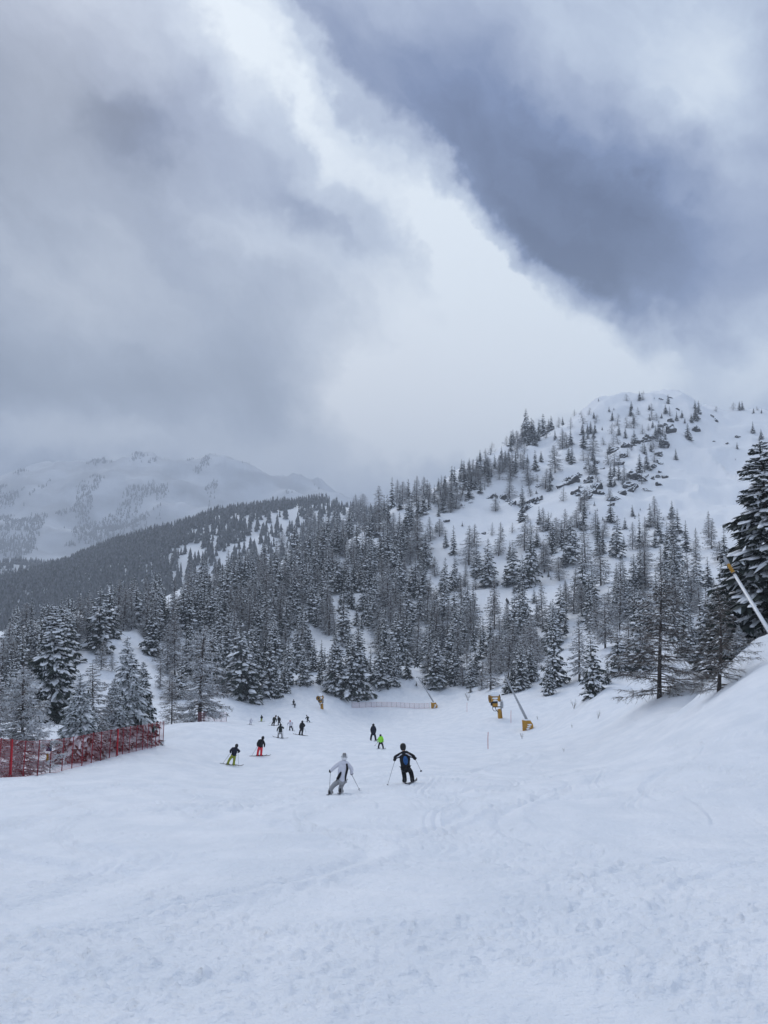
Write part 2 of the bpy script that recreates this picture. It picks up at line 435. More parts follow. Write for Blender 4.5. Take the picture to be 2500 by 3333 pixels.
_rt = random.Random(8)
for k in range(34):
    sturns(_rt.uniform(-16, 12), _rt.uniform(-.22, .16), _rt.uniform(.4, 2.6), _rt.uniform(9, 24), _rt.uniform(0, 6.28), _rt.uniform(2, 26), _rt.uniform(40, 150), _rt.uniform(.018, .050), _rt.uniform(.03, .06))
for k in range(5):                                   # broad scraped tracks
    sturns(_rt.uniform(-6, 8), _rt.uniform(-.15, .1), _rt.uniform(1.5, 3.5), _rt.uniform(14, 26), _rt.uniform(0, 6.28), _rt.uniform(4, 15), _rt.uniform(40, 90), .085, .16)
_rs = random.Random(5)
for k in range(46):
    x0 = _rs.uniform(-9, 10); y0 = _rs.uniform(4, 24); a = R(_rs.choice([20, 160, 35, 150, 70, 110]) + _rs.uniform(-15, 15)); L = _rs.uniform(2.5, 8)
    streak(x0, y0, x0 + L * math.cos(a), y0 + L * math.sin(a), _rs.uniform(.035, .10), _rs.uniform(.008, .024))


def ground(x, y):
    """height of the terrain at world x, y (bilinear on the grid)"""
    r = np.hypot(x, y); a = np.arctan2(x, y)
    i = np.clip(np.searchsorted(RG, r) - 1, 0, NR - 2); j = np.clip(np.searchsorted(AZG, a) - 1, 0, NA - 2)
    fr = np.clip((r - RG[i]) / (RG[i + 1] - RG[i]), 0, 1); fa = np.clip((a - AZG[j]) / (AZG[j + 1] - AZG[j]), 0, 1)
    return (ZG[i, j] * (1 - fr) + ZG[i + 1, j] * fr) * (1 - fa) + (ZG[i, j + 1] * (1 - fr) + ZG[i + 1, j + 1] * fr) * fa


def hit(u, v, rmin=2.0, rmax=6500):
    """where the sight line through a picture point meets the terrain; if it passes over, the nearest approach"""
    a, t = pixdir(u, v); a = float(a); t = float(t)
    j = int(np.clip(np.searchsorted(AZG, a) - 1, 0, NA - 2)); fa = (a - AZG[j]) / (AZG[j + 1] - AZG[j])
    col = ZG[:, j] * (1 - fa) + ZG[:, j + 1] * fa
    tt = col / RG - t
    ok = (RG >= rmin) & (RG <= rmax)
    idx = np.nonzero(ok[1:] & (tt[1:] >= 0) & (tt[:-1] < 0))[0]
    if len(idx):
        i = idx[0]; f = -tt[i] / (tt[i + 1] - tt[i]); r = RG[i] + f * (RG[i + 1] - RG[i])
    else:
        k = np.where(ok, tt, -9); r = RG[int(np.argmax(k))]
    x, y = r * math.sin(a), r * math.cos(a)
    return Vector((x, y, float(ground(x, y))))


def at(u, r):
    """terrain point in the direction of picture column u at horizontal distance r"""
    a = float(pixdir(u, 700)[0]); x, y = r * math.sin(a), r * math.cos(a)
    return Vector((x, y, float(ground(x, y))))


VG = np.stack([XX, YY, ZG], -1)
rb1 = 218 + 0 * AZG                                       # run -> mountainside
rb2 = np.interp(np.degrees(AZG), [-180, -40, -15, -5, 2, 180], [520, 520, 545, 620, 900, 980])
rb3 = 1340 + 0 * AZG
rc = 0.5 * (RG[1:] + RG[:-1])
zone = (rc[:, None] > rb1[None, :-1]).astype(int) + (rc[:, None] > rb2[None, :-1]) + (rc[:, None] > rb3[None, :-1])
ids = np.arange(NR * NA).reshape(NR, NA)
quads = np.stack([ids[:-1, :-1], ids[:-1, 1:], ids[1:, 1:], ids[1:, :-1]], -1)
for k, (nm, m_) in enumerate((('ski_slope', M_SNOW), ('mountainside', M_SNOWFAR), ('wooded_ridge', M_SNOWFAR), ('far_mountain', M_SNOWMIST))):
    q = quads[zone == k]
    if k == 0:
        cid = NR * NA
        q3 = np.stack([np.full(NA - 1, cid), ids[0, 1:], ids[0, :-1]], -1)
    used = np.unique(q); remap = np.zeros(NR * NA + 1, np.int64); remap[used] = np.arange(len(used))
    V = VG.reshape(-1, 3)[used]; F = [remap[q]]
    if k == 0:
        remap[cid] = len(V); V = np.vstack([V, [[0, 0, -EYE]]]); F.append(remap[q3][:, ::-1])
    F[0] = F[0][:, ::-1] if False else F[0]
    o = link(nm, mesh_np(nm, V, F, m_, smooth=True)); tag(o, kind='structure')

# ------------------------------------------------------------------ haze
hz = bpy.data.materials.new('haze_air'); hz.use_nodes = True
hn = hz.node_tree; hn.nodes.remove(hn.nodes['Principled BSDF'])
pv = hn.nodes.new('ShaderNodeVolumePrincipled')
pv.inputs['Color'].default_value = (0.68, 0.73, 0.81, 1); pv.inputs['Density'].default_value = 0.00029
pv.inputs['Density Attribute'].default_value = ''
pv.inputs['Anisotropy'].default_value = 0.0
hn.links.new(pv.outputs[0], hn.nodes['Material Output'].inputs['Volume'])
HB = [(-7300, -7300, ZG.min() - 5), (7300, 7300, max(ZG.max(), 300) + 40)]
bx = bmesh.new(); bmesh.ops.create_cube(bx, size=1)
for v in bx.verts: v.co = Vector([HB[0][i] if v.co[i] < 0 else HB[1][i] for i in range(3)])
me = bpy.data.meshes.new('haze'); bx.to_mesh(me); bx.free(); me.materials.append(hz)
haze = link('haze', me); tag(haze, kind='stuff')

# ------------------------------------------------------------------ tree models (unit height, copied at their own sizes)
M_NEEDLE = mat('spruce_needles', (0.018, 0.027, 0.024), 0.8, (6.0, (0.045, 0.055, 0.048), 0.35, 0.7))
M_BARK = mat('bark', (0.045, 0.036, 0.032), 0.9, (9.0, (0.10, 0.085, 0.078), 0.35, 0.7))
M_TWIG = mat('larch_twigs', (0.090, 0.075, 0.066), 0.9, (5.0, (0.16, 0.14, 0.125), 0.3, 0.7))
M_FROST = mat('frosted_twigs', (0.60, 0.62, 0.65), 0.85, (4.0, (0.78, 0.80, 0.83), 0.3, 0.7))
M_RIME = mat('rimed_needles', (0.46, 0.49, 0.51), 0.85, (4.0, (0.70, 0.73, 0.76), 0.3, 0.7))
M_LOAD = mat('branch_snow', (0.80, 0.82, 0.86), 0.8, (3.0, (0.86, 0.88, 0.91), 0.35, 0.65))


class Geo:
    def __init__(self): self.v = []; self.n = 0; self.f3 = []; self.f4 = []
    def add(self, V, f3=None, f4=None):
        V = np.asarray(V, float)
        if f3 is not None and len(f3): self.f3.append(np.asarray(f3, int) + self.n)
        if f4 is not None and len(f4): self.f4.append(np.asarray(f4, int) + self.n)
        self.v.append(V); self.n += len(V)
    def arrays(self):
        V = np.concatenate(self.v) if self.v else np.zeros((0, 3))
        f3 = np.concatenate(self.f3) if self.f3 else np.zeros((0, 3), int)
        f4 = np.concatenate(self.f4) if self.f4 else np.zeros((0, 4), int)
        return V, f3, f4
    def mesh(self, name, m, smooth=False):
        V, f3, f4 = self.arrays(); return mesh_np(name, V, [f3, f4], m, smooth=smooth)


def tube(g, pts, rad, k=5, cap=True):
    pts = np.asarray(pts, float); n = len(pts)
    t = np.gradient(pts, axis=0); t /= np.linalg.norm(t, axis=1)[:, None] + 1e-12
    ref = np.array([0.0, 0.0, 1.0]) if abs(t[0, 2]) < 0.9 else np.array([1.0, 0.0, 0.0])
    a = np.cross(t, ref); a /= np.linalg.norm(a, axis=1)[:, None] + 1e-12; b = np.cross(t, a)
    th = np.arange(k) / k * 2 * math.pi
    V = pts[:, None] + (np.cos(th)[None, :, None] * a[:, None] + np.sin(th)[None, :, None] * b[:, None]) * np.asarray(rad)[:, None, None]
    i, j = np.meshgrid(np.arange(n - 1), np.arange(k), indexing='ij'); j2 = (j + 1) % k
    f4 = np.stack([i * k + j, i * k + j2, (i + 1) * k + j2, (i + 1) * k + j], -1).reshape(-1, 4)
    V = V.reshape(-1, 3); f3 = None
    if cap:
        V = np.vstack([V, pts[0], pts[-1]]); q = np.arange(k); q2 = (q + 1) % k
        f3 = np.vstack([np.stack([np.full(k, n * k), q2, q], -1), np.stack([np.full(k, n * k + 1), (n - 1) * k + q, (n - 1) * k + q2], -1)])
    g.add(V, f3, f4)


def blade(g, p, q, w, up=(0, 0, 1)):
    """thin three-sided twig from p to q"""
    p = np.asarray(p, float); q = np.asarray(q, float); d = q - p
    s = np.cross(d, up); s /= np.linalg.norm(s) + 1e-9; u = np.cross(s, d); u /= np.linalg.norm(u) + 1e-9
    g.add([p + s * w, p - s * w * .6 + u * w * .9, p - s * w * .6 - u * w * .9, q], [(0, 1, 3), (1, 2, 3), (2, 0, 3)])


def spruce(seed, levels, nb, width, detail, snow, base=0.03, power=0.85, rime=0.15):
    """returns trunk, crown and snow-load geometry of a unit-high spruce"""
    rs = np.random.default_rng(seed)
    T, Cr, Sn, Ri = Geo(), Geo(), Geo(), Geo()
    lean = rs.normal(0, 0.012, 2)
    def axis(h): return np.array([lean[0] * math.sin(h * 2), lean[1] * math.sin(h * 2.4), h])
    hs = np.array([-0.05, 0, 0.25, 0.5, 0.75, 1.0])
    tube(T, [axis(h) for h in hs], np.array([.020, .016, .012, .0085, .005, .0012]) * 1.0, 6)
    for k in range(levels):
        f = k / (levels - 1)
        h0 = base + (0.985 - base) * f ** 0.93
        Rk = width * ((1 - h0) ** power) * (1 + 0.07 * math.sin(k * 2.1 + seed)) + 0.010
        if h0 < 0.12: Rk *= 0.80 + 1.6 * h0
        n = max(4, int(round(nb * (0.55 + 0.45 * (1 - h0)))))
        off = rs.uniform(0, 6.28)
        for b in range(n):
            az = off + b * 2 * math.pi / n + rs.normal(0, 0.22)
            h = h0 + rs.normal(0, 0.35 if detail < 2 else 1.1) * (0.98 / levels)
            h = min(max(h, 0.012), 0.985)
            L = Rk * rs.choice([rs.uniform(0.55, 0.9), rs.uniform(0.85, 1.12), rs.uniform(1.0, 1.28)], p=[.3, .5, .2])
            if rs.random() < 0.05: L *= 1.25
            rise = rs.uniform(-0.02, 0.16) + 0.35 * max(0, h - 0.75)
            drp = rs.uniform(0.40, 0.72) * (1 - 0.6 * max(0, h - 0.6) / 0.4)
            ca, sa = math.cos(az), math.sin(az)
            dirv = np.array([ca, sa, 0.0]); sid = np.array([-sa, ca, 0.0])
            ns = 4 if detail < 2 else 6
            t = np.linspace(0, 1, ns)
            bend = rs.normal(0, 0.12)
            z = h + L * (rise * t * 1.6 - drp * t ** 1.7 + 0.12 * t ** 4)
            sp = axis(h)[None] * np.array([1, 1, 0]) + dirv[None] * (L * t)[:, None] + sid[None] * (L * bend * t ** 2)[:, None]
            sp[:, 2] = z
            wmax = L * (rs.uniform(0.24, 0.36) if detail < 2 else rs.uniform(0.15, 0.27)) + 0.004
            wp = np.interp(t, [0, .25, .6, .85, 1.0], [.35, .85, 1.0, .62, .10]) * wmax
            sag = wp * rs.uniform(0.35, 0.75)
            if detail == 0:
                V = np.vstack([sp, sp + sid * wp[:, None] - np.array([0, 0, 1]) * sag[:, None], sp - sid * wp[:, None] - np.array([0, 0, 1]) * sag[:, None]])
                f4 = []
                for i in range(ns - 1):
                    f4 += [(i, i + 1, ns + i + 1, ns + i), (i + 1, i, 2 * ns + i, 2 * ns + i + 1)]
                Cr.add(V, None, f4)
            else:
                # ragged sprays on both sides of the branch
                m = 5 if detail == 1 else 9
                for i in range(m):
                    tt = (i + 0.4) / m
                    p = np.array([np.interp(tt, t, sp[:, c]) for c in range(3)])
                    q = np.array([np.interp(min(1, tt + 0.34), t, sp[:, c]) for c in range(3)])
                    w = np.interp(tt, t, wp) * rs.uniform(0.75, 1.25); sg = w * rs.uniform(0.35, 0.95)
                    p2 = np.array([np.interp(min(1, tt + 1.3 / m), t, sp[:, c]) for c in range(3)])
                    for sgn in (1, -1):
                        tip = q + sid * sgn * w - np.array([0, 0, sg])
                        mid = 0.5 * (p + q) + sid * sgn * w * 0.62 - np.array([0, 0, sg * rs.uniform(.2, .9)])
                        (Ri if rs.random() < rime else Cr).add([p, mid, tip, p2], [(0, 1, 2), (0, 2, 3)])
                    if detail == 2 or i % 2 == 0:      # hanging tufts under the branch
                        dz = w * rs.uniform(0.5, 1.0)
                        Cr.add([p, p2, 0.5 * (p + p2) + sid * rs.normal(0, w * .35) - np.array([0, 0, dz])], [(0, 1, 2)])
                Cr.add([sp[-2] + sid * wp[-2] * .6, sp[-2] - sid * wp[-2] * .6, sp[-1] + dirv * L * .06], [(0, 1, 2)])
            # snow lying on the branch in separate lumps
            if rs.random() < snow:
                lumps = 1 if detail == 0 else (rs.integers(1, 4) if detail == 1 else rs.integers(4, 9))
                for _ in range(lumps):
                    a0 = rs.uniform(0.30, 0.78) if detail < 2 else rs.uniform(0.15, 0.66); a1 = min(1.0, a0 + (rs.uniform(0.18, 0.45) if detail < 2 else rs.uniform(0.10, 0.28)))
                    kk = 3 if detail < 2 else 4
                    ts = np.linspace(a0, a1, kk)
                    cpos = np.stack([np.interp(ts, t, sp[:, c]) for c in range(3)], -1)
                    ws = np.interp(ts, t, wp) * (rs.uniform(0.48, 0.90) if detail < 2 else rs.uniform(0.22, 0.55)) * np.interp(np.linspace(0, 1, kk), [0, .5, 1], [.55, 1, .5] if detail < 2 else [.85, 1.05, .8])
                    sd = rs.normal(0, 0.25 if detail < 2 else 0.42) * wmax
                    if detail == 2: ws = np.minimum(ws, 0.0125 * rs.uniform(.6, 1.2))
                    hgt = ws * rs.uniform(0.35, 0.85) + 0.0006
                    cpos = cpos + sid * sd
                    zf = np.array([0, 0, 1.0]); low = -np.array([0, 0, 1]) * (ws * 0.45)[:, None]
                    lft = cpos + sid * ws[:, None] + low; rgt = cpos - sid * ws[:, None] + low
                    tl = cpos + sid * (ws * .55)[:, None] + zf * (hgt * .75)[:, None]; tr = cpos - sid * (ws * .55)[:, None] + zf * (hgt * .75)[:, None]
                    e0 = cpos[0] - dirv * L * .04 - zf * ws[0] * .3; e1 = cpos[-1] + dirv * L * .05 - zf * ws[-1] * .55
                    V = np.vstack([lft, tl, tr, rgt, [e0], [e1]])
                    f4 = []
                    for i in range(kk - 1):
                        for c in range(3): f4.append((c * kk + i, (c + 1) * kk + i, (c + 1) * kk + i + 1, c * kk + i + 1))
                    eA, eB = 4 * kk, 4 * kk + 1
                    f3 = [(eA, (c + 1) * kk, c * kk) for c in range(3)] + [(eB, c * kk + kk - 1, (c + 1) * kk + kk - 1) for c in range(3)]
                    Sn.add(V, f3, f4)
    tube(Cr, [axis(0.93), axis(1.0)], [0.006, 0.001], 4)
    return T, Cr, Sn, Ri


def larch(seed, nbr, width, twigs, tw, frost, lumps, droop=0.10, base=0.14, shape=0.9, lean=0.02, rough=1.0):
    """bare larch: trunk, twiggy crown, frost / snow on the twigs"""
    rs = np.random.default_rng(seed)
    T, Cr, Fr, Sn = Geo(), Geo(), Geo(), Geo()
    lx, ly = rs.normal(0, lean, 2); ph = rs.uniform(0, 6)
    def axis(h): return np.array([lx * math.sin(h * 3 + ph) - lx * math.sin(ph), ly * math.sin(h * 2.2 + ph) - ly * math.sin(ph), h])
    hs = np.array([-0.04, 0, 0.12, 0.3, 0.5, 0.7, 0.88, 1.0])
    tube(T, [axis(h) for h in hs], np.array([.022, .017, .0135, .011, .0085, .006, .003, .0008]), 6)
    for b in range(nbr):
        f = (b + rs.random()) / nbr
        h = base + (0.97 - base) * f
        az = b * 2.399 + rs.normal(0, 0.5)
        prof = (1 - f) ** shape * (0.72 + 0.28 * min(1, f * 5)) + 0.05
        L = width * prof * rs.uniform(0.62, 1.18)
        ca, sa = math.cos(az), math.sin(az); d = np.array([ca, sa, 0.0]); s = np.array([-sa, ca, 0.0])
        up = rs.uniform(-0.05, 0.16) + 0.35 * max(0, f - 0.7); dr = droop * rs.uniform(0.6, 1.7) * (1 - 0.7 * f); bn = rs.normal(0, 0.13) * rough
        t = np.linspace(0, 1, 5)
        P = axis(h)[None] + d[None] * (L * t)[:, None] + s[None] * (bn * L * t ** 2)[:, None]
        P[:, 2] += L * (up * t - dr * 2.2 * t ** 1.6 + dr * 1.3 * t ** 4)
        r0 = 0.0030 + 0.010 * L
        tube(Cr, P, np.array([1, .8, .55, .35, .12]) * r0 * (0.9 if tw < .002 else 1.15), 3, cap=False)
        m = max(3, int(twigs * (0.35 + L / width)))
        for i in range(m):
            tt = rs.uniform(0.12, 1.0); p = np.array([np.interp(tt, t, P[:, c]) for c in range(3)])
            l2 = L * rs.uniform(0.16, 0.42) * (1.15 - 0.55 * tt) + 0.010
            sg = rs.choice([-1, 1])
            q = p + l2 * (d * rs.uniform(0.25, 0.85) + s * sg * rs.uniform(0.1, 0.8) + np.array([0, 0, rs.uniform(-0.75, 0.22)]))
            G_ = Fr if rs.random() < frost else Cr
            blade(G_, p, q, tw * rs.uniform(0.7, 1.3))
            for _ in range(2 if twigs > 12 else 1):
                p2 = p + (q - p) * rs.uniform(0.3, 0.8)
                q2 = p2 + l2 * 0.5 * (d * rs.uniform(-.1, .7) + s * rs.normal(0, .6) + np.array([0, 0, rs.uniform(-0.8, 0.2)]))
                blade(Fr if rs.random() < frost else Cr, p2, q2, tw * 0.75)
        for _ in range(lumps):
            if rs.random() < 0.75:
                a0 = rs.uniform(0.2, 0.75); a1 = a0 + rs.uniform(0.08, 0.25)
                c0, c1 = [np.array([np.interp(min(1, a), t, P[:, c]) for c in range(3)]) for a in (a0, a1)]
                off = s * rs.normal(0, L * .10)
                w = rs.uniform(.4, 1.0) * (0.0035 + 0.018 * L)
                tube(Sn, [c0 + off, 0.5 * (c0 + c1) + off * 1.2 + np.array([0, 0, w * .6]), c1 + off], [w * .35, w, w * .3], 5)
    return T, Cr, Fr, Sn


def combine(name, parts):
    """several (Geo, material) into one mesh"""
    Vs, F3, F4, m3, m4, n = [], [], [], [], [], 0
    mats = []
    for g, m in parts:
        if not g.n: continue
        V, f3, f4 = g.arrays(); k = len(mats); mats.append(m)
        Vs.append(V); F3.append(f3 + n); F4.append(f4 + n); m3.append(np.full(len(f3), k)); m4.append(np.full(len(f4), k)); n += len(V)
    return mesh_np(name, np.concatenate(Vs), [np.concatenate(F3), np.concatenate(F4)], mats, np.concatenate([np.concatenate(m3), np.concatenate(m4)]))


def spruce_set(*a):
    T, Cr, Sn, Ri = spruce(*a)
    return {'trunk': T.mesh('trunk', M_BARK), 'crown': combine('crown', [(Cr, M_NEEDLE), (Ri, M_RIME)]), 'snow_load': Sn.mesh('snow_load', M_LOAD, True)}, combine('spruce_tree', [(T, M_BARK), (Cr, M_NEEDLE), (Ri, M_RIME), (Sn, M_LOAD)])


def larch_set(*a, **k):
    T, Cr, Fr, Sn = larch(*a, **k)
    d = {'trunk': T.mesh('trunk', M_BARK), 'crown': combine('crown', [(Cr, M_TWIG), (Fr, M_FROST)])}
    if Sn.n: d['snow_load'] = Sn.mesh('snow_load', M_LOAD)
    return d, combine('larch_tree', [(T, M_BARK), (Cr, M_TWIG), (Fr, M_FROST), (Sn, M_LOAD)])


SPR_MID = [spruce_set(100 + i, 20 + i % 3, 9, [0.150, 0.165, 0.18, 0.195, 0.17, 0.21, 0.155][i], 1, [0.92, 1.0, 0.88, 0.96, 0.9, 1.0, 0.94][i], 0.02, [0.8, 0.72, 0.9, 0.75, 0.62, 0.85, 0.7][i], 0.09) for i in range(7)]
SPR_FAR = [spruce_set(200 + i, 15, 8, [0.15, 0.17, 0.19, 0.16][i], 0, 0.9, 0.02, [0.8, 0.7, 0.9, 0.75][i]) for i in range(4)]
SPR_NEAR = [spruce_set(300 + i, 46, 14, [0.22, 0.23, 0.19][i], 2, [1.0, 1.0, 1.0][i], 0.02, [0.72, 0.75, 0.7][i], [0.14, 0.80, 0.72][i]) for i in range(3)]
LAR_MID = [larch_set(400 + i, 100, [0.25, 0.28, 0.23, 0.30, 0.25, 0.22][i], 15, 0.0042, [0.48, 0.6, 0.5, 0.55, 0.68, 0.58][i], 2, [0.10, 0.22, 0.10, 0.16, 0.3, 0.08][i], [0.06, 0.16, 0.05, 0.12, 0.10, 0.05][i], [0.85, 0.7, 0.95, 0.55, 0.8, 0.8][i]) for i in range(6)]
LAR_FAR = [larch_set(450 + i, 44, [0.25, 0.30, 0.23][i], 8, 0.0085, 0.5, 0, 0.12, 0.06, [0.8, 0.6, 0.9][i]) for i in range(3)]
LAR_NEAR = [larch_set(500, 96, 0.36, 44, 0.0015, 0.20, 2, 0.10, 0.03, 0.62, 0.03), larch_set(501, 80, 0.33, 36, 0.0014, 0.20, 2, 0.12, 0.02, 0.65, 0.035)]
LAR_FROST = [larch_set(520, 105, 0.30, 44, 0.0036, 0.82, 6, 0.17, 0.04, 0.5, 0.02), larch_set(521, 95, 0.24, 38, 0.0034, 0.68, 6, 0.22, 0.03, 0.6, 0.02)]
PROTO_USED = set()

TREES = []          # (kind, base point, height m, picture height px, u, v)
def add_tree(kind, u, vbase, vtop, w=None, variant=None, r=None, label=None, cls=None):
    p = hit(u, vbase) if r is None else at(u, r)
    dist = math.hypot(p.x, p.y) 
    # height so that the top reaches vtop along the same vertical
    _, tt = pixdir(u, vtop)
    H = max(0.8, dist * float(tt) - p.z)
    H = min(H * (1.02 if vbase < 505 and w is None else 1.06 if w is None else 1.0), 27)
    TREES.append(dict(kind=kind, p=p, H=H, px=H / dist * 770, u=u, v=vbase, w=w, variant=variant, label=label, cls=cls, dist=dist))


def tile(ox, oy, scale, txt):
    """positions read from the photograph: kind, x, top, base in an enlarged tile"""
    for it in txt.split(';'):
        it = it.strip()
        if not it: continue
        k = it[0]; x, a, b = [float(q) for q in it[1:].split(',')]
        add_tree('spruce' if k == 'S' else 'larch', (ox + x * scale) * 0.3072, (oy + b * scale) * 0.3072, (oy + a * scale) * 0.3072)


q5 = 500 / 1659
tile(0, 1880, q5, "S20,530,1000;S190,540,1000;S370,460,900;S470,300,880;S510,280,900;S680,270,950;S650,600,1330;S740,240,800;L830,370,750;L860,200,690;L945,190,690;S1075,130,780;S1180,60,660;L1330,70,570;L1420,150,560;S1640,300,840;L1090,700,1000;L1210,800,1010;S300,420,860;S100,480,900;S600,350,1000;S240,560,1000;S420,520,1040;S1000,250,650")
tile(400, 1880, q5, "S310,290,830;S400,400,690;L530,240,700;L480,500,1030;L400,850,1200;S770,60,430;S665,110,560;S1090,130,500;S1220,0,320;S1450,0,190;S935,170,430;L1340,120,400;S700,480,830;S960,480,760;S1120,490,1000;S1300,480,1310;S1400,520,1200;S1570,620,1290;S620,860,1300;L1540,250,590;L1480,260,590;L505,1070,1327;L1170,900,1130;L1080,1010,1250;S1640,880,1290;S1600,440,900;S450,150,450;S880,100,330;L1030,0,300;L800,620,900;L870,560,860;S560,380,660")
tile(800, 1880, q5, "S120,0,195;S260,60,330;S425,0,170;S505,110,300;L630,160,330;S725,60,480;S820,80,330;S1000,-250,165;S1090,-180,130;S1290,-140,160;S1025,170,370;S1170,215,275;S1375,170,450;S1195,290,520;S1250,400,560;S610,290,590;S765,310,520;L300,200,560;L360,180,600;S60,530,1000;S210,600,960;S310,430,870;L430,500,900;S540,560,890;S680,520,880;S640,730,1150;S740,670,1010;S820,680,1000;S800,900,1140;S850,760,1040;S970,660,1230;S1110,620,910;S1220,480,1000;S1210,560,1285;S1150,640,1270;S300,870,1280;S420,860,1240;S490,970,1010;S60,760,1250;S1470,690,1180;S1610,680,1060;S1510,380,900;L1430,420,820;S1600,350,700;S1590,280,430;L960,400,620;S1040,420,620;S1090,420,560;S910,450,540;L1045,640,750;S1100,610,760;L1540,0,430;S1350,780,1120")
tile(1200, 1880, q5, "S50,170,560;L450,160,460;S330,0,240;L180,0,380;S560,0,460;L640,0,500;S180,370,720;S290,340,870;S430,430,800;S680,340,690;S930,230,560;L850,260,620;S800,420,640;S1000,320,680;S1060,230,600;L1130,170,620;L1355,170,560;S1240,440,800;S1470,390,780;S1580,450,820;S1530,400,490;S620,510,880;S730,590,930;S900,590,950;L1060,640,930;S1210,560,880;S1290,620,830;S310,680,1070;S420,740,1085;S520,690,970;S680,810,1100;S840,780,1100;S1150,820,1145;L1020,920,1170;L1220,900,1210;L1430,700,1040;S1560,940,1230;S1500,1000,1250;S515,1120,1170;S580,1090,1135;S740,1110,1135;S855,1110,1140;S1100,1140,1240;S1620,700,1200;S780,0,170;S910,0,130;L1040,0,100;L1150,0,130;S1300,0,90;S1530,-80,70")
tile(1600, 1880, q5, "S460,110,265;S490,200,520;S630,270,680;S740,80,500;L810,30,380;S800,380,600;S400,380,640;S350,430,660;S470,440,830;S265,450,820;S320,700,1220;S220,950,1240;S570,660,810;S690,490,1180;S620,820,1270;S485,925,1020;S540,930,990;S430,880,930;L970,60,420;L950,410,1110;S1100,560,1260;S1250,850,1150;S1070,0,440;L1160,200,650;S1270,120,280;S1350,0,500;S1440,0,480;S1390,510,1060;S1600,200,990;L1540,100,450;L1640,70,300;L1480,420,900;S1500,620,1000")
tile(2000, 1880, q5, "L310,70,200;S480,40,200;S770,70,560;L835,0,380;L1070,0,300;L930,50,450;L700,0,300;S940,440,700;L640,150,560;L400,160,480;L1000,180,500;S1060,330,720;L1160,60,420")
tile(900, 1550, q5, "L860,120,400;L930,100,390;L990,95,380;L1020,110,390;L1110,100,600;S1215,40,310;S1250,20,330;L1300,30,300;L1360,50,300;S1425,25,150;L1515,0,330;L1590,0,220;S1530,240,440;S1430,240,600;S890,470,625;S1000,400,800;S925,620,1010;L830,660,860;L700,220,720;S620,270,520;L780,200,600;S560,460,860;S350,560,970;S510,500,940;S190,540,1020;L60,350,860;L370,330,560;S260,840,1110;L90,970,1140;S90,1080,1265;S170,1210,1327;S420,1050,1400;S510,930,1300;L600,770,1130;S690,860,1255;S770,790,1220;S960,800,1255;S1020,760,1150;S1190,520,1010;S1310,500,880;S1230,930,1110;L1440,700,960;S1580,640,980;L1520,430,800;S1340,860,1300;S1460,950,1200;S1580,960,1330;L1150,1080,1350;S1040,1260,1330;S690,1260,1370;L740,600,880;L1080,340,600;L450,350,650;L500,400,760;L280,420,760;L640,400,720")
tile(1300, 1550, q5, "S485,0,145;L560,0,120;S655,40,140;S615,60,170;S380,90,290;S315,200,360;S200,250,430;S425,310,430;L435,460,650;S400,500,600;L340,440,700;S585,540,840;S505,590,765;S680,485,540;L750,540,960;L810,520,760;S840,710,1090;S970,690,1190;L1070,500,860;L1000,500,640;S1115,550,600;L1220,500,610;S1190,700,900;S1220,720,1165;L1350,480,800;S1430,600,1180;S1330,860,1230;L1570,720,1040;L1430,460,620;S1490,560,760;L1550,340,600;S1510,330,520;S1640,510,760;L1390,400,490;L1635,390,450;S595,850,1230;S480,890,1280;L385,870,1080;L700,940,1190;L825,1060,1220;S1500,1010,1065;S1610,1020,1085;S1240,1160,1260;S100,240,600;L200,400,900;S290,600,980;S260,950,1327;S120,950,1250;L1190,0,240;L1400,0,110;L1415,90,220;S1480,140,190;L960,0,115;L920,60,150;L820,0,95")
tile(1700, 1550, q5, "S100,610,1000;L240,700,1040;S330,500,830;S430,480,760;L440,360,700;S510,450,915;S450,800,980;L400,870,1130;S655,370,580;L680,530,1010;S870,590,830;L850,700,1180;S1020,430,860;S1110,450,570;S1100,640,760;L1190,500,790;S1270,450,780;L1330,440,770;S1195,310,430;L1440,220,560;S1440,580,760;S1500,580,720;S1615,270,455;S1570,500,780;S1630,460,1000;S1015,940,1250;S1110,890,1280;L480,1130,1320;L640,1160,1400;S870,430,475;S1260,390,430;S1275,340,370;S580,590,650;S285,1010,1080;S310,1080,1115;S170,1000,1065;S780,265,320;L700,100,270;L940,120,260;S1000,20,100;L810,0,90;L70,0,100;S1090,0,90;S730,375,410;S810,345,375;S740,515,540;S1215,435,460;S1525,445,475")
qj = 450 / 1659
tile(2050, 1250, qj, "S120,80,195;L165,70,120;S235,240,310;L260,225,300;S240,370,440;L325,340,440;S380,350,410;L45,365,530;S565,320,440;S625,315,405;S660,410,470;S740,350,460;S785,190,300;S800,270,420;S830,195,360;S705,470,665;S785,310,440;L225,470,560;S315,490,630;S275,440,520;L155,480,600;S425,565,720;L1240,215,300;S1315,205,265;S1350,200,270;S1485,285,350;L1530,265,315;S1580,290,350;L1035,260,330;S1480,445,590;S1575,535,660;S1290,695,780;S1510,720,835;S1450,790,830;S1270,890,910;S120,840,1060;L180,880,1060;L295,150,180")
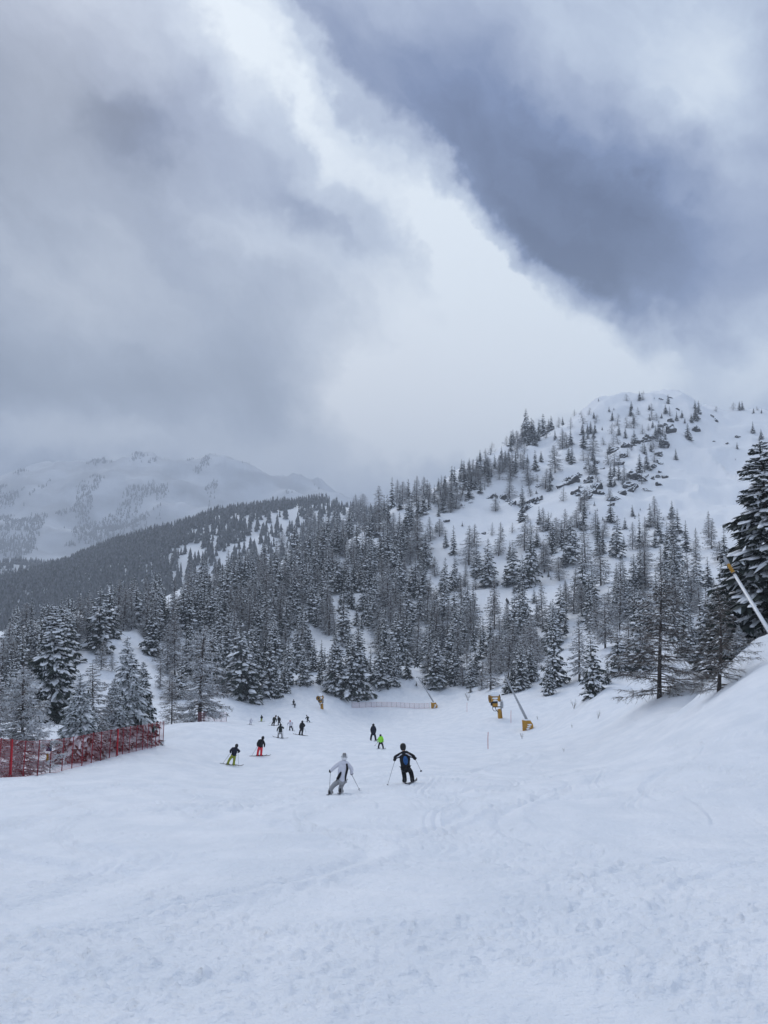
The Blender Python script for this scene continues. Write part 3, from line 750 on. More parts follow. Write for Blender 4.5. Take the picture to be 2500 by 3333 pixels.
tile(1650, 1250, q5, "S480,340,450;L560,355,410;S605,350,380;L730,270,325;L690,350,490;L830,280,430;L885,250,335;L960,320,420;S940,300,370;S905,400,530;S830,490,690;L930,560,780;S520,490,600;L600,480,700;L650,520,690;L520,650,960;S705,660,860;S310,710,930;S370,720,840;S95,735,900;L150,720,870;S225,750,850;L40,740,1050;L240,840,1070;L180,750,930;S300,500,660;S235,470,660;S190,470,640;S70,490,650;L120,500,700;L265,470,620;L900,750,970;L985,950,1090;L830,700,830;S1105,240,300;S1155,250,280;S1030,450,500;L1130,410,540;S1210,430,550;L1045,560,660;S1280,460,580;S1110,640,760;L1205,720,880;S1160,830,1000;S1120,850,1010;S1165,1020,1090;L1275,860,1080;L1110,1120,1260;S990,150,185;L330,960,1060;L255,1090,1180;S205,130,170")

# named near trees ------------------------------------------------------------
def near_tree(kind, x, ytop, ybase, r, variant, w, label):
    s = 768 / 1659
    add_tree(kind, x * s, ybase * s, ytop * s, w, variant, r, label, 'near')


near_tree('spruce', 1680, 938, 1420, 56, 0, 1.15, 'huge dark snow-laden spruce at the bank, cut off by the picture edge')
near_tree('spruce', 1604, 1350, 1442, 50, 2, 1.6, 'small snow-capped young spruce on the bank below the huge dark spruce')
near_tree('spruce', 1585, 1200, 1420, 66, 0, 1.2, 'snowy spruce close behind the small snow-capped one, left of the huge spruce')
near_tree('larch', 1424, 1235, 1507, None, 0, 1.15, 'large bare larch with long low branches, leaning on the open bank')
near_tree('larch', 1553, 1255, 1492, None, 1, 1.1, 'slimmer bare larch with a crooked trunk between the big larch and the huge spruce')
near_tree('frost', 50, 1425, 1668, 50, 0, 0.95, 'wide white-frosted larch behind the left end of the red net')
near_tree('frost', -8, 1440, 1690, 48, 1, 0.95, 'frosted larch cut by the picture edge behind the red net')
near_tree('spruce', 282, 1370, 1600, 67, 1, 0.92, 'tall snow-laden spruce with a white tip behind the red net')
near_tree('spruce', 310, 1425, 1580, 80, 0, 0.8, 'snow-laden spruce behind the far end of the red net')
near_tree('frost', 205, 1425, 1625, 61, 1, 1.1, 'grey frosted larch in the middle of the trees behind the red net')
near_tree('spruce', 170, 1450, 1640, 57.5, 1, 1.15, 'broad snowy spruce with low branches against the red net')
near_tree('spruce', 245, 1460, 1625, 63, 2, 1.15, 'snowy spruce between the white-tipped spruce and the grey frosted larch')
near_tree('spruce', 105, 1300, 1580, 100, 0, 1.0, 'tall dark spruce rising behind the wide white-frosted larch')
near_tree('frost', 432, 1340, 1555, 118, 1, 1.15, 'lone snowy old larch with a dark trunk at the edge of the run')
near_tree('larch', 372, 1440, 1558, 112, 1, 0.8, 'thin bare young larch between the lone snowy larch and the net end')

# dense stands: fill between the trees above
def fill(poly, n, hpx, larch_share, seed, gap=4.2):
    rs = np.random.default_rng(seed); poly = np.array(poly, float); x0, y0 = poly.min(0); x1, y1 = poly.max(0)
    pts = [(t['u'], t['v']) for t in TREES]; c = 0; tries = 0
    while c < n and tries < 6000:
        tries += 1
        u, v = rs.uniform(x0, x1), rs.uniform(y0, y1)
        ins = False; j = len(poly) - 1
        for i in range(len(poly)):
            if (poly[i, 1] > v) != (poly[j, 1] > v) and u < (poly[j, 0] - poly[i, 0]) * (v - poly[i, 1]) / (poly[j, 1] - poly[i, 1]) + poly[i, 0]: ins = not ins
            j = i
        if not ins or min((u - a) ** 2 + ((v - b) * .7) ** 2 for a, b in pts) < gap * gap: continue
        h = rs.uniform(0.72, 1.2) * np.interp(v, [hpx[0], hpx[2]], [hpx[1], hpx[3]])
        add_tree('larch' if rs.random() < larch_share else 'spruce', u, v, v - h); pts.append((u, v)); c += 1


fill([(0, 655), (70, 640), (150, 610), (230, 580), (300, 560), (330, 520), (330, 600), (240, 640), (150, 640), (120, 628), (70, 655), (60, 700), (0, 715)], 185, (540, 26, 690, 52), 0.22, 11, 3.4)
fill([(330, 525), (400, 505), (420, 540), (400, 620), (330, 640), (240, 640), (250, 600)], 52, (520, 26, 640, 40), 0.25, 12, 3.4)
fill([(170, 640), (300, 640), (330, 660), (280, 690), (215, 700), (170, 690)], 24, (640, 40, 700, 52), 0.3, 13)
fill([(420, 500), (520, 455), (545, 440), (520, 470), (440, 520)], 36, (440, 13, 520, 21), 0.5, 14, 3.0)
fill([(330, 640), (520, 600), (560, 640), (540, 690), (440, 690), (340, 690)], 60, (600, 36, 700, 48), 0.35, 15, 3.6)
fill([(560, 600), (700, 560), (730, 600), (720, 660), (600, 660)], 34, (560, 34, 660, 54), 0.15, 16, 3.6)
fill([(330, 520), (430, 495), (520, 450), (500, 470), (430, 530), (420, 600), (340, 620)], 26, (450, 18, 620, 36), 0.25, 19, 3.4)
fill([(420, 500), (470, 465), (530, 430), (560, 418), (545, 440), (480, 490)], 34, (430, 11, 500, 18), 0.5, 18, 2.5)
fill([(590, 400), (680, 400), (690, 470), (600, 500), (560, 470)], 44, (400, 9, 500, 18), 0.5, 17, 2.6)
fill([(480, 480), (560, 470), (620, 520), (600, 560), (500, 545)], 20, (470, 16, 560, 26), 0.4, 23, 4)
fill([(640, 520), (720, 520), (740, 560), (640, 590)], 14, (510, 18, 590, 34), 0.4, 24, 5)
# ------------------------------------------------------------------ put the trees out: each one an object of its own
rows = [(1e9, 662, 'at the forest foot'), (662, 622, 'low on the slope'), (622, 575, 'midway up the slope'), (575, 525, 'high on the slope'), (525, 465, 'near the upper rocks'), (465, 420, 'below the summit'), (420, 0, 'on the summit ridge')]
cols = [(-1e9, 45, 'over the left net end'), (45, 95, 'over the frosted larch'), (95, 150, 'over the net middle'), (150, 205, 'over the net end'), (205, 260, 'over the skier group'), (260, 310, 'left of the far snow gun'), (310, 355, 'over the far snow gun'), (355, 400, 'over the pink fence'),
        (400, 445, 'over the fence lance'), (445, 490, 'right of the fence lance'), (490, 540, 'over the big snow gun'), (540, 590, 'left of the stony gully'), (590, 640, 'over the twig bush'), (640, 690, 'over the big larch'), (690, 1e9, 'beside the huge spruce')]
ORD = ['leftmost', 'second', 'third', 'fourth', 'fifth', 'sixth', 'seventh', 'eighth', 'ninth', 'tenth', 'eleventh', 'twelfth', 'thirteenth', 'fourteenth', 'fifteenth', 'sixteenth', 'seventeenth', 'eighteenth', 'nineteenth', 'twentieth']
for t in TREES:
    t['row'] = next(n for a, b, n in rows if t['v'] <= a and t['v'] > b); t['col'] = next(n for a, b, n in cols if a <= t['u'] < b)
    t['size'] = 'tall' if t['px'] > 36 else ('small' if t['px'] < 16 else 'middling')
CAP = 295
for kd in ('spruce', 'larch'):                # past the nearest 295 of a kind the rest is one mass
    L = sorted([t for t in TREES if (t['kind'] == kd) or (kd == 'larch' and t['kind'] == 'frost')], key=lambda t: -t['px'] - (1000 if t['cls'] else 0))
    for i, t in enumerate(L): t['mass'] = i >= CAP
def nth(i):
    return ORD[i] if i < len(ORD) else f"{i + 1}{'st' if i % 10 == 0 else 'nd' if i % 10 == 1 else 'rd' if i % 10 == 2 else 'th'}"


bucket = {}
for t in TREES:
    if t['label'] or t['mass']: continue
    bucket.setdefault((t['kind'], t['size'], t['row'], t['col']), []).append(t)
WORDS = {('spruce', 'tall'): 'tall snow-flecked spruce', ('spruce', 'middling'): 'mid-sized snowy spruce', ('spruce', 'small'): 'small snowy spruce',
         ('larch', 'tall'): 'tall bare larch', ('larch', 'middling'): 'mid-sized frosted larch', ('larch', 'small'): 'small frosted larch'}
for key, L in bucket.items():
    L.sort(key=lambda t: t['u'])
    for i, t in enumerate(L):
        lab = f"{WORDS[key[:2]]} {key[2]} {key[3]}"
        if len(L) > 1: lab += f", {nth(i)}" + (' from left' if i else f' of {len(L)}')
        t['label'] = lab
prng = np.random.default_rng(99)
MASS = {}
for n_, t in enumerate(TREES):
    kind, px = t['kind'], t['px']
    if t['cls'] == 'near':
        sets = {'spruce': SPR_NEAR, 'larch': LAR_NEAR, 'frost': LAR_FROST}[kind]; parts, one = sets[t['variant']]; split_ = True
    else:
        sets = ((SPR_MID if px > 17 and not t['mass'] else SPR_FAR) if kind == 'spruce' else (LAR_MID if px > 17 and not t['mass'] else LAR_FAR)); parts, one = sets[int(prng.integers(len(sets)))]; split_ = px > 30
    nm = 'spruce_tree' if kind == 'spruce' else 'larch_tree'
    H = t['H']; w = (t['w'] or prng.uniform(0.90, 1.26)) * (1.45 if px < 24 and t['cls'] != 'near' else 1.12)
    if t['cls'] != 'near': w = max(w, min(1.8, 0.3 * (8.0 / H)))
    z = t['p'].z - 0.02 * H
    rot = prng.uniform(0, 6.28); tilt = prng.normal(0, 0.025, 2)
    if t['cls'] == 'near' and kind == 'larch': tilt = (0.0, [0.05, -0.06][t['variant']])
    if t['mass']:
        MASS.setdefault(kind, []).append((sets[int(prng.integers(len(sets)))][1] if False else one, t['p'].x, t['p'].y, z, H, H * w, rot)); continue
    if split_:
        o = link(nm, None)
        for pn, me in parts.items():
            c_ = link(pn, me, o)
            if pn != 'trunk': c_['kind'] = 'stuff'
    else:
        o = link(nm, one)
    o.location = (t['p'].x, t['p'].y, z); o.scale = (H * w, H * w, H)
    o.rotation_euler = (tilt[0], tilt[1], rot)
    tag(o, t['label'], 'tree', 'spruces on the snowy hillside' if kind == 'spruce' else 'bare larches on the snowy hillside')
for kd, L in MASS.items():
    Vs, Fs, Ms, n = [], [], [], 0; cache = {}
    for me, x, y, z, H, hw, rot in L:
        if me.name not in cache:
            V = np.zeros(len(me.vertices) * 3, np.float32); me.vertices.foreach_get('co', V); F = [tuple(p.vertices) for p in me.polygons]; M_ = np.zeros(len(me.polygons), np.int32); me.polygons.foreach_get('material_index', M_)
            q3 = np.array([f for f in F if len(f) == 3], int).reshape(-1, 3); q4 = np.array([f for f in F if len(f) == 4], int).reshape(-1, 4)
            s3 = np.array([len(f) == 3 for f in F]); cache[me.name] = (V.reshape(-1, 3), q3, q4, M_[s3], M_[~s3])
        V, q3, q4, m3, m4 = cache[me.name]; c, s = math.cos(rot), math.sin(rot)
        Vs.append(np.c_[(V[:, 0] * c - V[:, 1] * s) * hw + x, (V[:, 0] * s + V[:, 1] * c) * hw + y, V[:, 2] * H + z])
        Fs.append((q3 + n, q4 + n)); Ms.append((m3, m4)); n += len(V); mats_ = list(me.materials)
    me2 = mesh_np('thicket', np.concatenate(Vs), [np.concatenate([f[0] for f in Fs]), np.concatenate([f[1] for f in Fs])], mats_, np.concatenate([np.concatenate([m[0] for m in Ms]), np.concatenate([m[1] for m in Ms])]))
    tag(link('spruce_thicket' if kd == 'spruce' else 'larch_thicket', me2), kind='stuff'); print(kd, 'mass', len(L), len(me2.polygons))
print('TREES', sum(t['kind'] == 'spruce' for t in TREES), sum(t['kind'] != 'spruce' for t in TREES), 'split', sum(t['px'] > 30 for t in TREES))

# ------------------------------------------------------------------ the far woods, read as one mass
def mini_tree(seed, nlev, k, width):
    rs = np.random.default_rng(seed); V, F = [], []
    for l in range(nlev):
        h1 = 0.02 + 0.98 * l / nlev; h2 = min(1.0, h1 + 1.75 / nlev); rad = width * (1 - h1) ** 0.8
        n0 = len(V); off = rs.uniform(0, 6)
        for q in range(k): a = off + q * 6.283 / k; rr = rad * rs.uniform(0.6, 1.15); V.append((rr * math.cos(a), rr * math.sin(a), h1 - 0.03 * rs.random()))
        V.append((0, 0, h2))
        F += [(n0 + q, n0 + (q + 1) % k, n0 + k) for q in range(k)]
    return np.array(V), np.array(F)


M_FARTREE = mat('far_conifers', (0.040, 0.048, 0.048), 0.9, (0.35, (0.24, 0.25, 0.27), 0.38, 0.80))
def wood(name, pts, heights, seed, nlev, k, width):
    protos = [mini_tree(seed + i, nlev, k, width * (0.85 + .1 * i)) for i in range(4)]
    Vs, Fs, n = [], [], 0; rs = np.random.default_rng(seed)
    for p, h in zip(pts, heights):
        V, F = protos[int(rs.integers(4))]; a = rs.uniform(0, 6.28); c, s = math.cos(a), math.sin(a); w = rs.uniform(.8, 1.3)
        Vs.append(np.c_[(V[:, 0] * c - V[:, 1] * s) * h * w + p[0], (V[:, 0] * s + V[:, 1] * c) * h * w + p[1], V[:, 2] * h + p[2] - .3]); Fs.append(F + n); n += len(V)
    o = link(name, mesh_np(name, np.concatenate(Vs), [np.concatenate(Fs)], M_FARTREE)); tag(o, kind='stuff'); return o


def scatter(seed, n, azr, rr, dens):
    rs = np.random.default_rng(seed); a = rs.uniform(azr[0], azr[1], n); r = np.sqrt(rs.uniform(rr[0] ** 2, rr[1] ** 2, n))
    x, y = r * np.sin(a), r * np.cos(a); keep = rs.random(n) < dens(x, y, a, r); x, y = x[keep], y[keep]
    return np.c_[x, y, ground(x, y)], rs.uniform(0.65, 1.25, keep.sum())


def d_ridge(x, y, a, r):
    u = 384 + 770 * np.tan(a)
    clear = fbm(x / 30, y / 60, 3, 131) * 0.6 + fbm(x / 9, y / 22, 2, 137) * 0.7
    return np.where(u < 150, 0.97, np.clip(0.95 - (u - 150) / 260, 0.35, 1)) * (clear > np.interp(u, [100, 200, 340], [-.48, -.24, -.13]))


P, hh = scatter(21, 13000, (R(-33), R(2)), (545, 1180), d_ridge)
wood('forest', P, hh * 13, 61, 4, 5, 0.235)
def d_far(x, y, a, r):
    z = ground(x, y); yc = y * math.cos(PITCH) + z * math.sin(PITCH); u = 384 + FPX * x / yc; v = 512 - FPX * (-y * math.sin(PITCH) + z * math.cos(PITCH)) / yc
    g = lambda cu, cv, su, sv: np.exp(-((u - cu) / su) ** 2 - ((v - cv) / sv) ** 2)
    patch = 1.0 * g(15, 535, 30, 22) + 0.9 * g(5, 498, 22, 12) + 0.95 * g(95, 528, 32, 24) + 0.35 * g(150, 500, 50, 18) + 0.5 * g(190, 530, 60, 14) + .3 * g(60, 500, 30, 12)
    f = fbm(x / 90, y / 200, 4, 151)
    low = 1 - sstep(1640, 1760, r)
    return np.clip(np.maximum(sstep(0.34, 0.56, patch + 0.9 * f), 0.95 * low), 0, 1)


P, hh = scatter(22, 60000, (R(-34), R(4)), (1340, 4300), d_far)
wood('distant_forest', P, hh * 14, 71, 2, 4, 0.24)

# ------------------------------------------------------------------ rocks showing through the snow
M_ROCK = bpy.data.materials.new('rock_with_snow'); M_ROCK.use_nodes = True
_t = M_ROCK.node_tree; _b = _t.nodes['Principled BSDF']; _b.inputs['Roughness'].default_value = 0.9; _b.inputs['Specular IOR Level'].default_value = 0.15
_g = _t.nodes.new('ShaderNodeNewGeometry'); _s = _t.nodes.new('ShaderNodeSeparateXYZ'); _t.links.new(_g.outputs['Normal'], _s.inputs[0])
_n = _t.nodes.new('ShaderNodeTexNoise'); _n.inputs['Scale'].default_value = 0.9; _n.inputs['Detail'].default_value = 6; _t.links.new(_g.outputs['Position'], _n.inputs['Vector'])
_m = _t.nodes.new('ShaderNodeMath'); _m.operation = 'MULTIPLY_ADD'; _t.links.new(_n.outputs[0], _m.inputs[0]); _m.inputs[1].default_value = 0.75; _t.links.new(_s.outputs[2], _m.inputs[2])
_r = _t.nodes.new('ShaderNodeValToRGB'); _r.color_ramp.elements[0].position = 0.74; _r.color_ramp.elements[1].position = 0.86; _t.links.new(_m.outputs[0], _r.inputs[0])
_n2 = _t.nodes.new('ShaderNodeTexNoise'); _n2.inputs['Scale'].default_value = 0.35; _n2.inputs['Detail'].default_value = 7; _t.links.new(_g.outputs['Position'], _n2.inputs['Vector'])
_r2 = _t.nodes.new('ShaderNodeValToRGB'); _r2.color_ramp.elements[0].position = 0.35; _r2.color_ramp.elements[1].position = 0.7
_r2.color_ramp.elements[0].color = (0.020, 0.021, 0.024, 1); _r2.color_ramp.elements[1].color = (0.095, 0.092, 0.090, 1); _t.links.new(_n2.outputs[0], _r2.inputs[0])
_x = _t.nodes.new('ShaderNodeMix'); _x.data_type = 'RGBA'; _t.links.new(_r.outputs[0], _x.inputs[0]); _t.links.new(_r2.outputs[0], _x.inputs[6]); _x.inputs[7].default_value = (0.8, 0.83, 0.87, 1)
_t.links.new(_x.outputs[2], _b.inputs['Base Color'])
_bp = _t.nodes.new('ShaderNodeBump'); _bp.inputs['Distance'].default_value = 0.4; _bp.inputs['Strength'].default_value = 0.7; _t.links.new(_n2.outputs[0], _bp.inputs['Height']); _t.links.new(_bp.outputs[0], _b.inputs['Normal'])

ROCKS = []
def rocks(ox, oy, sc_, txt):
    for it in txt.split(';'):
        x, y, w, h = [float(q) for q in it.split(',')]
        ROCKS.append(((ox + x * sc_) * .3072, (oy + y * sc_) * .3072, w * sc_ * .3072, h * sc_ * .3072))


rocks(1650, 1250, q5, "640,1090,110,70;720,1060,90,90;780,1010,70,60;765,1210,80,80;860,1240,90,60;930,1180,60,50;980,1130,80,60;1010,1190,50,50;870,1070,60,60;900,1030,50,40;930,1110,50,50;1290,680,70,60;1380,640,70,60;1500,620,60,60;1560,580,60,50;1150,730,90,60;1265,790,60,60;1215,870,60,40;1370,1010,90,100;1440,1040,70,80;1310,1110,110,90;1240,1190,80,50;1350,1160,80,60;1480,1010,60,60;1110,1260,80,60;1180,1250,60,60;1120,1310,60,30;975,855,40,40;1030,920,40,30;840,915,30,20;60,1300,60,40;250,1280,60,40;310,1270,60,50;360,1240,40,30;230,1090,20,20;360,1100,50,20;490,1105,30,40;630,1040,40,30;800,1120,40,40;830,1190,50,50;1180,700,40,30")
rocks(2050, 1250, qj, "490,450,50,50;480,580,80,110;410,740,90,100;355,860,60,60;340,1215,60,50;300,1000,50,60;345,1120,50,40;370,1060,40,30;420,1130,50,50;275,1140,30,40;320,940,30,40;375,960,50,40;255,1280,90,30;370,185,40,20;480,165,50,20;800,560,60,70;985,390,30,20;1015,410,30,15;1040,450,25,40;570,305,30,12;295,315,30,15;60,700,70,60;230,660,90,80;430,500,40,40;380,520,40,40;350,690,40,25;1300,645,40,25;1180,715,30,20;1015,690,20,20")
rocks(1300, 1550, q5, "975,235,60,50;1040,225,40,50;1120,250,60,70;1180,275,50,40;1235,310,50,40;1340,385,70,50;1400,340,70,60;1460,300,70,50;1510,260,50,40;735,265,40,30;770,287,40,15;665,325,30,25;500,495,50,30;910,625,35,40")
rocks(900, 1550, q5, "1090,660,60,70;1080,785,30,40;1365,990,30,50;1385,1080,30,60")
rocks(1600, 1880, q5, "245,240,90,40;180,285,20,70;250,325,40,20;355,185,30,20;410,255,60,30;215,385,40,20")


def rock_mesh(seed):
    bm = bmesh.new(); bmesh.ops.create_icosphere(bm, subdivisions=3, radius=1)
    P = np.array([v.co[:] for v in bm.verts]); rs = np.random.default_rng(seed)
    for _ in range(9):                                # cleave flat faces
        n = rs.normal(size=3); n /= np.linalg.norm(n); d = rs.uniform(0.45, 0.8)
        k = P @ n; P = P - np.maximum(0, k - d)[:, None] * n[None] * 0.92
    P *= 1 + 0.55 * fbm(P[:, 0] * 2.6 + seed, P[:, 1] * 2.6 + P[:, 2] * 2.1, 4, seed, .62)[:, None]
    for v, p in zip(bm.verts, P): v.co = p
    me = bpy.data.meshes.new('rock'); bm.to_mesh(me); bm.free(); me.materials.append(M_ROCK); return me


RM = [rock_mesh(s) for s in range(900, 908)]
rrs = np.random.default_rng(4)
rk = []
for (u, v, w, h) in ROCKS:
    p = hit(u, v, 120); d = math.hypot(p.x, p.y); k = d / 770
    rk.append([u, v, p, w * k * 0.74, h * k * 0.85])
zones_r = [(u0, u1, v0, v1, nm) for u0, u1, v0, v1, nm in [(0, 450, 0, 999, 'on the skyline gully'), (450, 545, 0, 999, 'on the bare slope under the larches'), (545, 580, 0, 470, 'in the slanting rock strip'), (545, 580, 470, 999, 'on the snowy step'), (580, 606, 0, 999, 'in the lower outcrop'),
                                                          (606, 640, 0, 440, 'in the ledge under the summit'), (606, 660, 440, 999, 'in the big outcrop'), (640, 690, 0, 999, 'in the stone gully'), (690, 999, 0, 999, 'on the smooth snowfield')]]
bk = {}
for q in rk:
    nm = next((z[4] for z in zones_r if z[0] <= q[0] < z[1] and z[2] <= q[1] < z[3]), 'on the open slope'); sz = 'large' if q[3] > 3.0 else 'small'
    bk.setdefault((sz, nm), []).append(q)
for (sz, nm), L in bk.items():
    L.sort(key=lambda q: q[0])
    for i, (u, v, p, sx, sy) in enumerate(L):
        o = link('rock', RM[int(rrs.integers(len(RM)))])
        o.location = p + Vector((0, sx * 0.12, 0.05 * sy)); o.scale = (sx * 1.3, sx * 0.85, max(sy * .9, .3 * sx)); o.rotation_euler = (rrs.normal(0, .2), rrs.normal(-0.45 if u < 640 else .35, .25), rrs.uniform(-.6, .6))
        lab = f'{sz} dark snow-capped rock {nm}' + ((f', {nth(i)}' + (' from left' if i else f' of {len(L)}')) if len(L) > 1 else '')
        tag(o, lab, 'rock', 'dark rocks showing through the snow')

# ------------------------------------------------------------------ general builders
def extrude(name, prof, width, m, bevel=0.0, axis='x'):
    """closed 2D outline (y, z) given thickness along x"""
    bm = bmesh.new(); vs = [bm.verts.new((-width / 2, y, z)) for y, z in prof]; f = bm.faces.new(vs)
    r = bmesh.ops.extrude_face_region(bm, geom=[f]); bmesh.ops.translate(bm, verts=[e for e in r['geom'] if isinstance(e, bmesh.types.BMVert)], vec=(width, 0, 0))
    bmesh.ops.recalc_face_normals(bm, faces=bm.faces)
    if bevel: bmesh.ops.bevel(bm, geom=bm.edges[:], offset=bevel, segments=2, affect='EDGES', profile=0.6)
    me = bpy.data.meshes.new(name); bm.to_mesh(me); bm.free(); me.materials.append(m); return me


def lathe(name, prof, m, seg=20, axis='y', caps=True):
    """outline (radius, along) turned round an axis"""
    pr = np.array(prof, float); n = len(pr); th = np.arange(seg) / seg * 2 * math.pi
    x = pr[:, None, 0] * np.cos(th); z = pr[:, None, 0] * np.sin(th); y = pr[:, None, 1] + 0 * th
    V = np.stack([x, y, z], -1).reshape(-1, 3) if axis == 'y' else np.stack([x, z, y], -1).reshape(-1, 3)
    i, j = np.meshgrid(np.arange(n - 1), np.arange(seg), indexing='ij'); j2 = (j + 1) % seg
    F = np.stack([i * seg + j, (i + 1) * seg + j, (i + 1) * seg + j2, i * seg + j2], -1).reshape(-1, 4)
    return mesh_np(name, V, [F], m, smooth=True)


def tubes(name, lst, m, k=6, smooth=True):
    g = Geo()
    for pts, rad in lst:
        rad = rad if hasattr(rad, '__len__') else [rad] * len(pts)
        tube(g, pts, rad, k)
    return g.mesh(name, m, smooth)


def lump(name, size, m, seed=0, flat=0.0, rough=0.12):
    bm = bmesh.new(); bmesh.ops.create_icosphere(bm, subdivisions=3, radius=1)
    P = np.array([v.co[:] for v in bm.verts]); P *= 1 + rough * 2 * fbm(P[:, 0] * 1.8 + seed, P[:, 1] * 1.8 + P[:, 2], 3, seed)[:, None]
    P[:, 2] = np.where(P[:, 2] < -flat, -flat + (P[:, 2] + flat) * 0.1, P[:, 2]) if flat else P[:, 2]
    for v, p in zip(bm.verts, P): v.co = Vector(p * np.array(size))
    me = bpy.data.meshes.new(name); bm.to_mesh(me); bm.free(); me.materials.append(m)
    me.polygons.foreach_set('use_smooth', np.ones(len(me.polygons), bool)); return me


def skin(name, V, E, rad, m, root=0, sub=2):
    me = bpy.data.meshes.new(name); me.from_pydata([tuple(v) for v in V], E, []); o = bpy.data.objects.new(name, me); COL.objects.link(o)
    o.modifiers.new('skin', 'SKIN'); sv = me.skin_vertices[0].data
    for i, r in enumerate(rad):
        sv[i].radius = r if hasattr(r, '__len__') else (r, r); sv[i].use_root = (i == root); sv[i].use_loose = False
    s = o.modifiers.new('sub', 'SUBSURF'); s.levels = sub; s.render_levels = sub
    dg = bpy.context.evaluated_depsgraph_get(); res = bpy.data.meshes.new_from_object(o.evaluated_get(dg)); res.name = name
    bpy.data.objects.remove(o); bpy.data.meshes.remove(me)
    res.materials.clear(); res.materials.append(m)
    res.polygons.foreach_set('use_smooth', np.ones(len(res.polygons), bool)); return res


M_YEL = mat('snow_gun_yellow', (0.46, 0.23, 0.016), 0.5, (2.5, (0.34, 0.17, 0.02), 0.4, 0.75))
M_BLACK = mat('black_rubber', (0.012, 0.012, 0.014), 0.6)
M_STEEL = mat('galvanised_steel', (0.30, 0.31, 0.33), 0.45, (4.0, (0.42, 0.43, 0.45), .3, .7), metal=0.4)
M_PALE = mat('pale_lance_tube', (0.62, 0.64, 0.68), 0.4, (3.0, (0.70, 0.72, 0.76), .3, .7), metal=0.2)
M_RED = mat('red_net', (0.50, 0.025, 0.038), 0.6)
M_POST = mat('red_pole', (0.25, 0.012, 0.022), 0.5)
M_PINKPOST = mat('fence_pole', (0.10, 0.035, 0.045), 0.5)
M_PINK = mat('pink_net', (0.50, 0.20, 0.23), 0.7)

# ------------------------------------------------------------------ safety nets
def fence(name, label, group, pts, hgt, lean, mpost, mnet, prad, nrow, strand, step, double=(), sag=0.0, radii=None):
    uu = np.array([p[0] for p in pts])
    P = [at(u, float(np.interp(u, *radii))) for u in uu] if radii else [hit(u, v, 38) for u, v in pts]
    root = link(name, None, loc=P[0]); tag(root, label, 'net fence', group)
    L = [p - P[0] for p in P]; tops = []
    for i, p in enumerate(L):
        d = (L[min(i + 1, len(L) - 1)] - L[max(i - 1, 0)]); d.z = 0; d.normalize()
        q = p + Vector((0, 0, hgt)) + d * lean * (1 + .3 * math.sin(i * 2.3)); tops.append(q)
        link('post', tubes('post', [([p - Vector((0, 0, .25)), p + (q - p) * .5, q + Vector((0, 0, .06))], [prad, prad * .95, prad * .8])], mpost), root)
        if i in double:
            p2 = p + d * 0.30; q2 = q - d * 0.10
            link('post', tubes('post', [([p2 - Vector((0, 0, .25)), q2], [prad, prad * .9])], mpost), root)
            link('rolled_net', tubes('rolled_net', [([p + d * .14 + Vector((0, 0, .1)), p + d * .12 + Vector((.03, 0, hgt * .5)), q + d * .06], [.07, .055, .06])], mnet, 7), root)
    g = Geo()
    for i in range(len(L) - 1):
        a0, b0, a1, b1 = L[i], L[i + 1], tops[i], tops[i + 1]; n = max(2, int((b0 - a0).length / step))
        def pt(s, t):
            lo = a0.lerp(b0, s); hi = a1.lerp(b1, s); gz = float(ground(lo.x + P[0].x, lo.y + P[0].y)) - P[0].z
            lo.z = gz + 0.04; hi.z -= sag * 4 * s * (1 - s); return lo.lerp(hi, t)
        for k in range(nrow + 1):
            t = k / nrow; w = strand * (2.0 if k in (0, nrow) else 1.0)
            tube(g, [pt(s, t) for s in np.linspace(0, 1, 4)], [w] * 4, 3, cap=False)
        for k in range(1, n):
            s = k / n; blade_pts = [pt(s, 0), pt(s, 1)]; tube(g, blade_pts, [strand * .8] * 2, 3, cap=False)
    c_ = link('net', g.mesh('net', mnet), root); c_['kind'] = 'stuff'
    return root, P


s8 = .33755
def t8(x, y): return ((0 + x * s8) * .3072, (2330 + y * s8) * .3072)
lf = [(-70, 610), (10, 600), (118, 588), (250, 565), (385, 545), (505, 530), (618, 510), (713, 498), (808, 467), (898, 455), (985, 434), (1070, 410), (1135, 401), (1195, 383), (1257, 362), (1325, 353), (1385, 345), (1430, 330), (1472, 314), (1508, 305), (1540, 296), (1582, 272)]
LF, LFP = fence('safety_fence', 'long red safety net on leaning poles below the frosted trees', 'net fences along the run', [t8(*p) for p in lf], 1.85, 0.17, M_POST, M_RED, .030, 20, .0046, .095, double=(2, 12), radii=([-20, 0, 53, 100, 130, 164], [42.0, 43.3, 49.5, 56.0, 61.0, 67.5]))
print('FENCE', [tuple(round(q) for q in project(p)) for p in LFP])
s4 = .2652
def t4(x, y): return ((1000 + x * s4) * .3072, (2240 + y * s4) * .3072)
mf = [(548, 238), (640, 238), (720, 235), (788, 232), (852, 231), (916, 230), (980, 230), (1038, 232), (1097, 233), (1148, 236), (1198, 240), (1257, 243), (1315, 247), (1373, 250), (1436, 248), (1498, 243)]
fence('safety_fence', 'low pink net fence across the run beside the yellow lance box', 'net fences along the run', [t4(*p) for p in mf], 1.12, 0.0, M_PINKPOST, M_PINK, .034, 8, .011, .2)
ff = [(428, 1553), (440, 1553), (452, 1555), (464, 1557), (478, 1560), (490, 1562)]
fence('safety_fence', 'short faded pink net behind the snow crest by the lone snowy larch', 'net fences along the run', [(x * .46294, y * .46294) for x, y in ff], 1.4, 0.05, M_PINKPOST, M_PINK, .03, 8, .008, .22, radii=([198, 227], [112.0, 128.0]))
sg = link('warning_sign', None, loc=LFP[5] + Vector((.02, -.05, 0))); tag(sg, 'small blue and yellow sign panel hung on the red net', 'sign')
